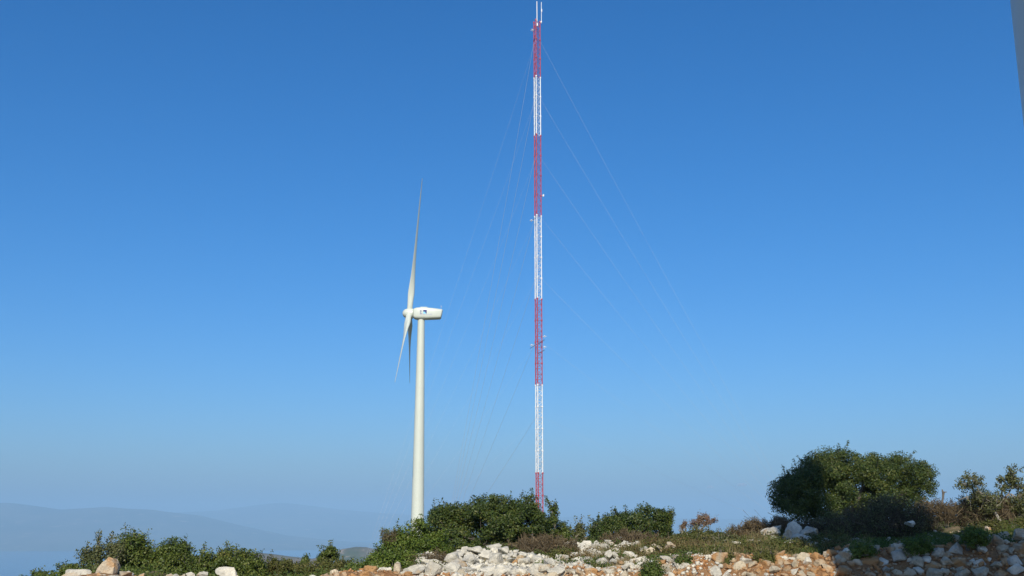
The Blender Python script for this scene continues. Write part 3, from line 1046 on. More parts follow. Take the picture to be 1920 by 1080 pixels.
# a row of larger slabs along the shaded rim
for i, (u, v, w, h) in enumerate([(1560, 1042, 30, 22), (1592, 1050, 36, 34), (1634, 1046, 30, 24), (1690, 1036, 34, 34), (1712, 1044, 20, 24), (1735, 1036, 28, 34), (1760, 1042, 28, 30), (1794, 1034, 24, 22), (1832, 1020, 32, 30), (1862, 1016, 22, 26), (1884, 1012, 24, 30), (1752, 1066, 30, 26), (1840, 1060, 28, 24), (1895, 1058, 34, 30), (1650, 1060, 26, 20), (1575, 1075, 30, 18), (1712, 1074, 30, 20), (1800, 1072, 32, 20), (1470, 1050, 26, 20), (1506, 1046, 30, 20), (1540, 1062, 28, 24), (1400, 1056, 24, 20), (1360, 1056, 22, 16), (1340, 1070, 24, 16), (1280, 1062, 24, 14), (1250, 1068, 24, 14)]):
    g = ground_hit(u, v, 15.25)
    if g is None: continue
    o = single('stone', None, u, v, w, h, M['stone_bank'] if i % 3 else M['rock'], 400 + i, None, Y=g.y - 0.02, rot=(0, rng.uniform(-0.4, 0.4), 0), planes=11)
    o.parent = bank

# loose rubble too small to pick apart
rs = np.random.RandomState(8)


def rubble(name, label, n, sampler, smin, smax, mat, cat='rubble', parent=None):
    base = np.array([(1, 0, 0), (-1, 0, 0), (0, 1, 0), (0, -1, 0), (0, 0, 1), (0, 0, -1)], float)
    fc = np.array([(0, 2, 4), (2, 1, 4), (1, 3, 4), (3, 0, 4), (2, 0, 5), (1, 2, 5), (3, 1, 5), (0, 3, 5)])
    xy = sampler(n)
    n = len(xy)
    z = HZ(xy[:, 0], xy[:, 1])
    s = smin + (smax - smin) * rs.rand(n) ** 3
    V = base[None] * (0.6 + 0.6 * rs.rand(n, 6, 1))
    q = rs.randn(n, 3, 3)
    q, _ = np.linalg.qr(q)
    V = np.einsum('nij,nkj->nki', q, V) * s[:, None, None]
    V[:, :, 2] *= 0.8
    V += np.stack([xy[:, 0], xy[:, 1], z + s * 0.25], -1)[:, None, :]
    F = (fc[None] + (np.arange(n) * 6)[:, None, None]).reshape(-1, 3)
    o = link(name, mesh_np(name, V.reshape(-1, 3), F, mat), parent)
    return tag(o, label, cat, kind='stuff')


def in_band(u0, u1, y0, y1):
    def f(n):
        u = u0 + (u1 - u0) * rs.rand(n); y = y0 + (y1 - y0) * rs.rand(n)
        return np.stack([(u - 960) / FPX / math.cos(PITCH) * y, y], -1)
    return f


rubble('gravel', 'small stones and crumbs of earth spilling down the bank face', 9500, in_band(600, 2000, 15.6, 17.5), 0.010, 0.055, M['crumbs'])
rubble('rubble', 'small white rubble filling the gaps of the rock heaps', 3200, in_band(790, 1050, 17.5, 20.4), 0.015, 0.085, M['rock'])
rubble('chips', 'pale limestone chips strewn over the bank below the heaps', 2600, in_band(780, 1330, 16.2, 17.7), 0.012, 0.065, M['rock'])
rubble('scree', 'scattered pale pebbles on the slope right of the heaps', 900, in_band(1280, 2000, 17.4, 22), 0.012, 0.06, M['rock'])


# ------------------------------------------------------------------ plants
def leaves_mesh(C, N, L, W, rsx, mat, name):
    """rhombic leaves at C facing roughly N; L, W arrays"""
    n = len(C)
    N = N + 0.75 * rsx.randn(n, 3)
    N /= np.linalg.norm(N, axis=1, keepdims=True) + 1e-9
    a = np.cross(N, rsx.randn(n, 3))
    a /= np.linalg.norm(a, axis=1, keepdims=True) + 1e-9
    b = np.cross(N, a)
    L = np.asarray(L)[:, None]; W = np.asarray(W)[:, None]
    V = np.stack([C - a * L / 2, C + b * W / 2 - N * W * 0.12, C + a * L / 2, C - b * W / 2 - N * W * 0.12], 1)
    F = np.arange(n * 4).reshape(n, 4)
    return mesh_np(name, V.reshape(-1, 3), F, mat)


def twigs_mesh(A, B, w, rsx, mat, name):
    n = len(A)
    d = B - A
    s = np.cross(d, rsx.randn(n, 3))
    s /= np.linalg.norm(s, axis=1, keepdims=True) + 1e-9
    w = np.asarray(w).reshape(-1, 1)
    V = np.stack([A - s * w, A + s * w, B + s * w * 0.35, B - s * w * 0.35], 1)
    return mesh_np(name, V.reshape(-1, 3), np.arange(n * 4).reshape(n, 4), mat)


def crown_volume(prof, base, Y, n, rc, rsx, dk=0.55, shell=0.6, ymin=None):
    """points filling a crown whose outline seen from the front is prof (top) and base (bottom)"""
    pu = np.array([p[0] for p in prof], float); pv = np.array([p[1] for p in prof], float)
    if np.isscalar(base): bu, bv = pu[[0, -1]], np.array([base, base], float)
    else: bu = np.array([p[0] for p in base], float); bv = np.array([p[1] for p in base], float)
    m = Y / FPX
    ins = min(rc / m * 0.6, (pu[-1] - pu[0]) * 0.2)
    u = pu[0] + ins + (pu[-1] - pu[0] - 2 * ins) * rsx.rand(n * 6)
    top = np.interp(u, pu, pv); bot = np.interp(u, bu, bv)
    h = bot - top
    keep = rsx.rand(len(u)) < np.clip(h / max(h.max(), 1), 0.12, 1)
    u, top, bot, h = u[keep], top[keep], bot[keep], h[keep]
    s = rsx.rand(len(u)) ** 0.8
    q = rsx.uniform(-1, 1, len(u))
    wid = (pu[-1] - pu[0])
    e = (u - pu[0]) / wid
    ext = np.sqrt(np.clip(1 - (2 * e - 1) ** 2, 0.05, 1))
    half = dk * min(wid * 0.5, h.max() * 1.3) * m * ext           # half depth in metres
    lim = np.sqrt(np.clip(1 - s ** 3, 0, 1))
    inside = np.abs(q) < lim + 0.02
    depth_in = np.minimum(1 - s, 1 - np.abs(q))                   # closeness to the skin
    keep = inside & (rsx.rand(len(u)) < np.clip(1.15 - shell * depth_in * 2.0, 0.1, 1))
    u, top, bot, h, s, q, half = [x[keep][:n] for x in (u, top, bot, h, s, q, half)]
    rpx = rc / m
    v = bot - s * np.maximum(h - rpx * 0.8, 1.0)
    v = np.maximum(v, np.interp(u, pu, pv) + rpx * 0.75)
    out = np.empty((len(u), 3))
    c0, s0 = math.cos(PITCH), math.sin(PITCH)
    yy = Y + q * half
    sv = (540 - v) / FPX
    k = Y / (c0 - sv * s0)                                        # the outline is taken at the crown's own middle
    out[:, 0] = (u - 960) / FPX * k
    out[:, 1] = yy
    out[:, 2] = EYE + (s0 + sv * c0) * k
    return out


def plant(name, label, cat, prof, base, Y, mat='oak', clumps=90, per=110, rc=0.17, leaf=0.055, dk=0.6, seed=0, stems=10, sprigs=14, sprig_len=0.22, bark='bark', group=None, twig_frac=0.0, shell=0.6, foot=None, trunk_r=0.035, leaf_w=0.55, jit=1.0):
    rsx = np.random.RandomState(seed + 1000)
    rr = random.Random(seed)
    per = int(per * 1.35); leaf = leaf * 0.88
    amp = min(rc / (Y / FPX) * 0.42, (prof[-1][0] - prof[0][0]) * 0.07)
    pu = np.linspace(prof[0][0], prof[-1][0], max(int((prof[-1][0] - prof[0][0]) / 7), 4))
    pv = np.interp(pu, [p[0] for p in prof], [p[1] for p in prof]) + rsx.uniform(-1.0, 0.9, len(pu)) * amp * jit
    prof = list(zip(pu, pv))
    C = crown_volume(prof, base, Y, clumps, rc, rsx, dk, shell)
    hol = fbm(C[:, 0] * 1.9 / (rc / 0.16) + seed * 3.1, C[:, 2] * 1.9 / (rc / 0.16) + C[:, 1] * 1.3, 2)
    C = C[hol > -0.46]
    mid = C.mean(0)
    ub = sum(p[0] for p in prof) / len(prof) if foot is None else foot
    x0 = P(ub, 1000, Y).x
    bz = hz(x0, Y) - 0.05
    root = empty(name, (x0, Y, bz), label, cat, group)
    ro = np.array([x0, Y, bz])
    # leaves
    n = len(C) * per
    ci = np.repeat(np.arange(len(C)), per)
    rcl = rc * rsx.uniform(0.65, 1.25, len(C))
    d = rsx.randn(n, 3)
    d /= np.linalg.norm(d, axis=1, keepdims=True)
    rad = rcl[ci] * rsx.rand(n) ** 0.45
    LC = C[ci] + d * rad[:, None] * np.array([1.1, 1.0, 0.85])
    outw = C[ci] - mid
    outw /= np.linalg.norm(outw, axis=1, keepdims=True) + 1e-6
    LN = d * 0.8 + outw * 0.5 + np.array([0, -0.1, 0.45])
    # sprigs poking out of the outline
    SC, SN = [], []
    tw = MB()
    hi = np.argsort(-(C[:, 2] + 0.6 * np.abs(C[:, 0] - mid[0])))[:max(len(C) // 2, 1)]
    for k in range(sprigs):
        c = C[rr.choice(list(hi))]
        o = Vector(c - mid).normalized()
        dirv = (o * 0.5 + Vector((rr.uniform(-0.6, 0.6), rr.uniform(-0.3, 0.3), rr.uniform(0.5, 1.0)))).normalized()
        ln = rc * 0.8 + sprig_len * rr.uniform(0.4, 1.1)
        a = Vector(c)
        b_ = a + dirv * ln
        tw.tube([a - Vector(ro), b_ - Vector(ro)], [0.006, 0.002], 3, False)
        m_ = int(10 + 22 * ln / 0.3)
        t = rsx.uniform(0.35, 1.0, m_)
        pts = np.array(a)[None] + (np.array(b_) - np.array(a))[None] * t[:, None] + rsx.randn(m_, 3) * 0.028
        SC.append(pts); SN.append(np.tile(np.array(dirv), (m_, 1)) + rsx.randn(m_, 3) * 0.5)
    if SC:
        LC = np.concatenate([LC] + SC); LN = np.concatenate([LN] + SN)
    n = len(LC)
    LL = leaf * rsx.uniform(0.6, 1.35, n)
    # no leaves under the ground
    ok = LC[:, 2] > HZ(LC[:, 0], LC[:, 1]) - 0.02
    LC, LN, LL = LC[ok], LN[ok], LL[ok]
    me = leaves_mesh(LC - ro, LN, LL, LL * leaf_w, rsx, M[mat], 'foliage')
    tag(link('foliage', me, root), kind='stuff')
    # stems from the foot to clumps
    for k in range(stems):
        c = Vector(C[rr.randrange(len(C))]) - Vector(ro)
        a = Vector((rr.uniform(-0.12, 0.12), rr.uniform(-0.1, 0.1), 0))
        midp = a.lerp(c, 0.5) + Vector((rr.uniform(-0.1, 0.1), rr.uniform(-0.1, 0.1), rr.uniform(-0.05, 0.15)))
        q = a.lerp(c, 0.25) + Vector((rr.uniform(-0.06, 0.06), rr.uniform(-0.06, 0.06), 0.06))
        tw.tube([a, q, midp, c], [trunk_r, trunk_r * 0.75, trunk_r * 0.45, trunk_r * 0.18], 5, False)
    for k in range(int(len(C) * 0.7)):
        i, j = rr.randrange(len(C)), rr.randrange(len(C))
        a, b_ = Vector(C[i]), Vector(C[j])
        if (a - b_).length > rc * 3.5: continue
        tw.tube([a - Vector(ro), b_ - Vector(ro)], [0.007, 0.003], 3, False)
    if tw.v: tag(tw.build('branches', M[bark], root), kind='stuff')
    return root


def brush(name, label, cat, prof, base, Y, n=2600, length=0.24, width=0.006, dk=0.6, seed=0, leaf_n=1500, leaf_mat_='brown_leaf', mat='twig', leaf=0.035, group=None):
    """dry brushwood: a tangle of thin twigs with a few withered leaves"""
    rsx = np.random.RandomState(seed + 5000)
    pu = np.linspace(prof[0][0], prof[-1][0], int((prof[-1][0] - prof[0][0]) / 5) + 2)
    pv = np.interp(pu, [p[0] for p in prof], [p[1] for p in prof]) + rsx.uniform(-9, 11, len(pu))
    prof = list(zip(pu, pv))
    C = crown_volume(prof, base, Y, n, 0.06, rsx, dk, 0.35)
    dens = fbm(C[:, 0] * 3.0 + seed, C[:, 2] * 3.0 + C[:, 1] * 2.0, 3)
    C = C[dens > -0.22]
    mid = C.mean(0)
    x0 = float(mid[0])
    bz = hz(x0, Y) - 0.03
    root = empty(name, (x0, Y, bz), label, cat, group)
    ro = np.array([x0, Y, bz])
    o = C - np.array([mid[0], mid[1], mid[2] - 0.3])
    o /= np.linalg.norm(o, axis=1, keepdims=True) + 1e-6
    d = o * 0.5 + rsx.randn(len(C), 3) * 0.55 + np.array([0, 0, 0.35])
    d /= np.linalg.norm(d, axis=1, keepdims=True)
    ln = length * np.where(rsx.rand(len(C)) < 0.04, rsx.uniform(1.3, 2.2, len(C)), rsx.uniform(0.4, 1.2, len(C)))[:, None]
    ok = (C[:, 2] - ln[:, 0] * 0.3) > HZ(C[:, 0], C[:, 1]) - 0.08
    A, B = C - d * ln * 0.75, C + d * ln * 0.25
    A, B = A[ok], B[ok]
    me = twigs_mesh(A - ro, B - ro, width * rsx.uniform(0.5, 1.4, len(A)), rsx, M[mat], 'twigs')
    tag(link('twigs', me, root), kind='stuff')
    if leaf_n:
        K = crown_volume(prof, base, Y, leaf_n, 0.05, rsx, dk, 0.5) + rsx.randn(1, 3) * 0.0
        K = K[fbm(K[:, 0] * 3.4 + seed + 9, K[:, 2] * 3.4 + K[:, 1] * 2, 3) > -0.08]
        K = K + rsx.randn(len(K), 3) * 0.03
        ok = K[:, 2] > HZ(K[:, 0], K[:, 1]) - 0.02
        K = K[ok]
        LL = leaf * rsx.uniform(0.5, 1.3, len(K))
        me = leaves_mesh(K - ro, (K - mid) + np.array([0, 0, 0.3]), LL, LL * 0.5, rsx, M[leaf_mat_], 'foliage')
        tag(link('foliage', me, root), kind='stuff')
    return root


GB = 'evergreen bushes along the slope'
GD = 'patches of dry brushwood'
# ---- left side
plant('bush', 'tiny round bush at the far left bottom corner below the sea', 'bush', [(58, 1078), (70, 1072), (82, 1068), (98, 1070), (112, 1078)], 1100, 19.5, 'oak', 26, 90, 0.10, 0.05, 0.7, 1, 4, 8, 0.08, group=GB)
plant('bush', 'small dark bush just above the long low pale rock', 'bush', [(108, 1066), (116, 1056), (130, 1052), (142, 1056), (152, 1062), (165, 1058), (178, 1066)], 1092, 19.8, 'oak', 42, 95, 0.11, 0.05, 0.7, 2, 5, 12, 0.12, group=GB)
plant('bush', 'loose greyish bush with bare stems behind the tilted ochre wedge', 'bush', [(146, 1042), (156, 1026), (170, 1020), (184, 1012), (198, 1010), (212, 1008), (226, 1018), (236, 1040)], 1096, 20.6, 'olive', 66, 80, 0.13, 0.05, 0.65, 3, 14, 18, 0.2, bark='bark_pale', group=GB)
plant('bush', 'tall crowned green bush topmost of the left thicket', 'bush', [(206, 1040), (218, 1012), (230, 1000), (246, 993), (260, 998), (274, 1004), (284, 1018), (290, 1050)], 1096, 21.0, 'oak', 105, 115, 0.14, 0.052, 0.7, 4, 12, 20, 0.16, group=GB)
plant('bush', 'broad round bush right of the tallest one in the left thicket', 'bush', [(274, 1034), (288, 1022), (300, 1016), (314, 1010), (330, 1007), (346, 1009), (358, 1018), (366, 1036)], 1098, 20.8, 'oak', 115, 115, 0.14, 0.052, 0.7, 5, 12, 18, 0.14, group=GB)
plant('bush', 'ragged lower bush with upright shoots mid left thicket', 'bush', [(352, 1044), (368, 1032), (386, 1026), (396, 1018), (404, 1030), (416, 1034), (428, 1046)], 1100, 20.6, 'oak', 75, 110, 0.13, 0.052, 0.7, 6, 8, 20, 0.18, group=GB)
plant('bush', 'bushy end of the left thicket before the low hedge', 'bush', [(408, 1044), (418, 1026), (432, 1016), (446, 1018), (458, 1028), (472, 1030), (486, 1040), (498, 1054)], 1102, 20.9, 'oak', 95, 112, 0.13, 0.052, 0.7, 7, 10, 18, 0.16, group=GB)
plant('shrub', 'long low olive green hedge of scrub below the gap with hills', 'shrub', [(478, 1052), (500, 1046), (530, 1044), (560, 1046), (590, 1044), (622, 1046), (650, 1044), (680, 1048), (710, 1044), (730, 1040)], 1112, 21.6, 'scrub', 190, 115, 0.13, 0.048, 0.8, 8, 10, 26, 0.1, group=GB)
plant('sapling', 'leaning dark green sapling rising above the low hedge', 'sapling', [(594, 1044), (604, 1034), (612, 1028), (618, 1020), (626, 1018), (630, 1034), (634, 1046)], 1052, 22.0, 'oak', 26, 85, 0.09, 0.05, 0.8, 9, 5, 8, 0.1, group=GB)
plant('sapling', 'small sprout of leaves in the hedge left of the leaning sapling', 'sapling', [(564, 1046), (570, 1040), (576, 1042), (580, 1048)], 1056, 22.0, 'oak', 8, 70, 0.07, 0.045, 0.8, 10, 2, 3, 0.06, group=GB)
plant('bush', 'low bright green skirt of the bush left of the tower foot', 'bush', [(640, 1066), (665, 1050), (690, 1036), (715, 1024), (750, 1030), (800, 1046)], 1094, 19.9, 'oak_bright', 110, 115, 0.14, 0.05, 0.6, 12, 10, 16, 0.1, group=GB)
plant('bush', 'bright yellow green bush in front of the turbine tower foot', 'bush', [(708, 1022), (716, 1004), (728, 994), (745, 984), (765, 976), (785, 968), (806, 972), (826, 990), (842, 1014)], 1072, 21.4, 'oak_bright', 165, 125, 0.15, 0.05, 0.7, 11, 16, 22, 0.16, group=GB)
brush('brushwood', 'grey wisp of twigs sticking out left of the bright bush', 'brushwood', [(712, 1006), (716, 992), (726, 986), (738, 984), (748, 990)], 1014, 21.2, 260, 0.16, 0.004, 0.6, 13, 160, 'olive', group=GD)
# ---- the big bush in the middle
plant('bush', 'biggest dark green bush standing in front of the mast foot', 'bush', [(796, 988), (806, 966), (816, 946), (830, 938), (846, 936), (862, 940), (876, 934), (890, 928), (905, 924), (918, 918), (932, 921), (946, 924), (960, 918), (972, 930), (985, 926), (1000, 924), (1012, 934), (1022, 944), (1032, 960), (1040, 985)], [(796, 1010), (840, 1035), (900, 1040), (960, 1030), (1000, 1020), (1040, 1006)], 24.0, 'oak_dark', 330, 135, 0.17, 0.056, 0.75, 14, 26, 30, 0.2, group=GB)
plant('sapling', 'sparse leaning sprig beside the right end of the biggest bush', 'sapling', [(1022, 968), (1030, 940), (1036, 928), (1044, 940), (1050, 948), (1054, 958), (1048, 975)], 1004, 24.0, 'oak', 24, 48, 0.10, 0.055, 0.6, 15, 8, 12, 0.16, group=GB)
plant('sapling', 'small green shrub in the dip right of the biggest bush', 'sapling', [(1030, 990), (1042, 982), (1054, 970), (1062, 984), (1072, 992)], 1022, 24.4, 'oak', 34, 80, 0.11, 0.05, 0.7, 16, 5, 9, 0.14, group=GB)
plant('sapling', 'thin grey green sapling left of the sloping bush', 'sapling', [(1066, 1000), (1072, 984), (1080, 968), (1086, 968), (1092, 980), (1098, 1000)], 1018, 25.0, 'olive', 30, 60, 0.10, 0.05, 0.6, 17, 6, 12, 0.14, bark='bark_pale', group=GB)
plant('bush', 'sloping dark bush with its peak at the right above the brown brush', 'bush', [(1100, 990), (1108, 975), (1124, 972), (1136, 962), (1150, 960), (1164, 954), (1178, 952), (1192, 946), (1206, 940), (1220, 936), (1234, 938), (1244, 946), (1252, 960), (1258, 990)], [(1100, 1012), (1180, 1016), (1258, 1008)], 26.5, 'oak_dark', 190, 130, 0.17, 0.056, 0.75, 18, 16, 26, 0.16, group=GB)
plant('sapling', 'narrow upright tuft at the right end of the sloping bush', 'sapling', [(1246, 982), (1252, 962), (1260, 954), (1266, 958), (1262, 984)], 1004, 26.3, 'oak', 20, 70, 0.09, 0.052, 0.7, 19, 3, 8, 0.14, group=GB)
# ---- brown brush
brush('brushwood', 'grey brown brushwood under the right end of the biggest bush', 'brushwood', [(935, 1022), (960, 1014), (985, 1000), (1010, 995), (1040, 998), (1062, 1008), (1085, 1012)], 1046, 22.2, 5200, 0.22, 0.006, 0.8, 20, 2600, group=GD)
brush('brushwood', 'brown brushwood along the foot of the sloping bush', 'brushwood', [(1088, 1012), (1110, 1004), (1135, 998), (1155, 992), (1180, 990), (1210, 996), (1235, 1004), (1258, 1016)], 1036, 23.6, 6400, 0.22, 0.006, 0.8, 21, 2800, group=GD)
brush('brushwood', 'small grey tuft of twigs left of the largest rock heap', 'brushwood', [(752, 1056), (775, 1044), (800, 1030), (822, 1026), (842, 1034)], 1064, 19.8, 1300, 0.18, 0.005, 0.6, 22, 900, group=GD)
# ---- little windswept shrubs on the skyline
for label, prof, base, Y, ft, sd, cl in [('reddish umbrella shaped shrub on the skyline on bare stems', [(1291, 984), (1297, 972), (1310, 965), (1325, 964), (1338, 966), (1346, 974)], [(1291, 986), (1310, 988), (1330, 984), (1346, 976)], 27, 1306, 23, 44), ('tiny leaning reddish shrub left of the umbrella shaped one', [(1275, 986), (1279, 981), (1285, 979), (1288, 986)], 990, 27, 1283, 24, 8)]:
    plant('shrub', label, 'shrub', prof, base, Y, 'red_leaf', cl, 55, 0.07, 0.035, 0.8, sd, 14, 10, 0.08, group='small windswept shrubs on the skyline', foot=ft, trunk_r=0.018, bark='bark_pale')
# ---- green scrub and brown scrub
plant('shrub', 'wide low green scrub below the windswept shrubs', 'shrub', [(1252, 1016), (1270, 1002), (1290, 994), (1310, 988), (1330, 988), (1350, 992), (1366, 996), (1380, 1006)], 1034, 23.6, 'scrub', 170, 105, 0.13, 0.045, 0.9, 25, 16, 20, 0.1, bark='bark_pale', group=GB)
plant('shrub', 'low green cushion of scrub in front of the wide low scrub', 'shrub', [(1262, 1040), (1285, 1028), (1315, 1024), (1345, 1028), (1372, 1038)], 1054, 20.4, 'oak_bright', 90, 100, 0.11, 0.042, 0.9, 26, 8, 12, 0.06, group=GB)
for lab, u0, u1, vt, vb, Y, mat_, sd, cl in [
        ('low green cushion right beside the largest rock heap', 1004, 1050, 1050, 1074, 18.6, 'oak_bright', 60, 40),
        ('green cushion plant between the largest heap and the looser stones', 1052, 1100, 1046, 1076, 18.4, 'herb', 61, 60),
        ('grassy green tuft at the bank edge below the looser stones', 1092, 1142, 1056, 1082, 17.7, 'herb', 62, 50),
        ('dark green clump growing up through the looser heap of stones', 1148, 1204, 1022, 1056, 19.6, 'scrub', 63, 66),
        ('low olive scrub right of the grey rounded boulder', 1228, 1272, 1030, 1050, 20.0, 'scrub', 64, 46),
        ('small green clump at the left foot of the looser heap', 1030, 1066, 1026, 1046, 20.2, 'scrub', 65, 30),
        ('bright green low plant in front of the shaded boulders', 1484, 1530, 1026, 1042, 18.2, 'oak_bright', 66, 40),
        ('ragged green tuft hanging over the bank edge left of the large boulder', 1262, 1296, 1034, 1064, 16.9, 'herb', 68, 24),
        ('small olive tuft on the bank edge right of the large boulder', 1342, 1378, 1030, 1056, 16.9, 'scrub', 69, 24),
        ('dry tuft on the bank edge above the biggest round tan boulder', 1412, 1454, 1028, 1052, 16.9, 'scrub', 70, 24),
        ('dark tuft over the rim of the stone wall near the shadow edge', 1586, 1646, 1012, 1046, 16.85, 'oak_bright', 171, 34),
        ('dark tuft over the rim in the middle of the shaded stone wall', 1686, 1748, 1000, 1036, 16.85, 'oak_bright', 172, 34),
        ('dark tuft over the rim near the right end of the shaded stone wall', 1796, 1852, 984, 1020, 16.85, 'oak_bright', 173, 34),
        ('weed growing out of the sunlit bank below the looser heap', 1202, 1244, 1048, 1080, 16.5, 'herb', 174, 26),
        ('green clump at the left foot of the largest heap', 800, 836, 1058, 1082, 17.9, 'scrub', 67, 26)]:
    um = (u0 + u1) / 2
    plant('cushion_plant', lab, 'plant', [(u0, vb - 4), (u0 + (um - u0) * 0.5, vt + 5), (um, vt), (u1 - (u1 - um) * 0.4, vt + 3), (u1, vb - 5)], vb, Y, mat_, cl, 90, 0.09, 0.040, 0.9, sd, 5, 8, 0.07, group='low cushion plants among the stones')
for lab, prof_, b_, Y_, sd_ in [
        ('brown green tangle of twigs below the wide low scrub', [(1250, 1030), (1275, 1014), (1300, 1008), (1330, 1010), (1352, 1024)], 1048, 21.2, 71),
        ('grey twiggy patch just left of the three tumbling stones', [(1316, 1034), (1332, 1024), (1350, 1022), (1364, 1034)], 1050, 20.0, 72),
        ('small twiggy patch between the sloping bush and the wide low scrub', [(1206, 1020), (1225, 1008), (1245, 1008), (1262, 1022)], 1038, 22.0, 73),
        ('small dry patch right of the three tumbling stones', [(1392, 1040), (1410, 1030), (1430, 1030), (1446, 1040)], 1050, 19.4, 74)]:
    brush('brushwood', lab, 'brushwood', prof_, b_, Y_, 1700, 0.18, 0.005, 0.8, sd_, 2600, 'scrub', group=GD)
for lab, prof_, b_, Y_, mt_, sd_, cl_ in [
        ('round olive scrub in front of the umbrella shaped shrub', [(1266, 1018), (1280, 1006), (1300, 1000), (1322, 1002), (1338, 1016)], 1040, 21.6, 'scrub', 81, 70),
        ('greyish green scrub just behind the three tumbling stones', [(1334, 1014), (1348, 1002), (1366, 998), (1384, 1004), (1396, 1018)], 1038, 21.8, 'olive', 82, 62),
        ('small bright scrub left of the three tumbling stones', [(1318, 1040), (1330, 1030), (1346, 1028), (1358, 1038)], 1052, 19.2, 'oak_bright', 83, 34),
        ('brownish low scrub right of the three tumbling stones', [(1390, 1030), (1404, 1016), (1424, 1012), (1440, 1022)], 1046, 20.2, 'scrub', 84, 52)]:
    plant('shrub', lab, 'shrub', prof_, b_, Y_, mt_, cl_, 85, 0.11, 0.042, 0.8, sd_, 14, 14, 0.12, bark='bark_pale', group=GB)
brush('brushwood', 'rusty brown brushwood on the skyline left of the dark tree', 'brushwood', [(1362, 990), (1378, 978), (1396, 976), (1412, 972), (1428, 970), (1446, 966), (1462, 970), (1480, 978)], 1022, 23.4, 8500, 0.22, 0.0055, 0.8, 27, 4200, group=GD)
brush('brushwood', 'brown and green tangle between the three stones and the bright white boulder', 'brushwood', [(1380, 1020), (1395, 1004), (1415, 998), (1436, 1006), (1448, 1018)], 1040, 21.4, 2000, 0.18, 0.005, 0.8, 28, 2400, 'scrub', group=GD)
# ---- the tree on the right
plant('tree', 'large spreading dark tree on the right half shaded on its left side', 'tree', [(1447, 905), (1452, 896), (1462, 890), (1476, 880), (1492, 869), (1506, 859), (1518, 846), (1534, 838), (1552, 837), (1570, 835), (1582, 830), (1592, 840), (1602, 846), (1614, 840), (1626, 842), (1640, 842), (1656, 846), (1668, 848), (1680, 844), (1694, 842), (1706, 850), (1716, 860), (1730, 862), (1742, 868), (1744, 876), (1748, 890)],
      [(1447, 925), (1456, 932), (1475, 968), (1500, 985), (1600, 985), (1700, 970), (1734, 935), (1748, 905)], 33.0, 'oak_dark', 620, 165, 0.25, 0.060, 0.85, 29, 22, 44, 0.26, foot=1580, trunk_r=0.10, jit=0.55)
# ---- shaded brush in front of it
brush('brushwood', 'dark heap of brushwood in the shade before the big tree', 'brushwood', [(1476, 985), (1500, 976), (1530, 972), (1560, 956), (1590, 946), (1620, 938), (1645, 928), (1670, 922), (1695, 922), (1715, 932), (1735, 950), (1752, 972), (1768, 992)], 1022, 22.6, 6500, 0.26, 0.006, 0.7, 30, 22000, 'olive', 'twig_shaded', group=GD)
plant('bush', 'dense dark bush inside the shaded brushwood under the tree', 'bush', [(1530, 990), (1570, 970), (1610, 956), (1650, 944), (1690, 940), (1725, 960), (1745, 985)], 1018, 23.3, 'olive', 150, 100, 0.15, 0.05, 0.7, 31, 16, 20, 0.14, group=GB)
brush('brushwood', 'pale brown brushwood in the sun at the foot of the stake', 'brushwood', [(1712, 932), (1728, 922), (1745, 930), (1765, 936), (1790, 938), (1812, 934), (1826, 946)], 980, 24.2, 4200, 0.20, 0.005, 0.7, 32, 2600, group=GD)
brush('brushwood', 'tangled grey branches under the leaning tree at the right', 'brushwood', [(1796, 938), (1815, 922), (1838, 914), (1860, 920), (1884, 926), (1900, 940)], 992, 22.4, 4600, 0.24, 0.0055, 0.7, 33, 3400, 'olive', group=GD)

# stake
sp = P(1767, 938, 24.0)
m = MB()
q0, q1 = P(1765.5, 950, 24.0), P(1769, 922, 24.0)
m.tube([q0, q0.lerp(q1, 0.6) + Vector((0.004, 0, 0)), q1], [0.020, 0.022, 0.030], 7)
m.tube([q1 - Vector((0.015, 0, 0.01)), q1 + Vector((-0.025, 0, 0.05))], [0.022, 0.012], 6)
m.tube([q1 + Vector((0, 0, -0.01)), q1 + Vector((0.075, 0, -0.005))], [0.02, 0.006], 6)
so = m.build('stake', M['bark'], None)
tag(so, 'short broken wooden stake standing on the skyline right of the big tree', 'stake')


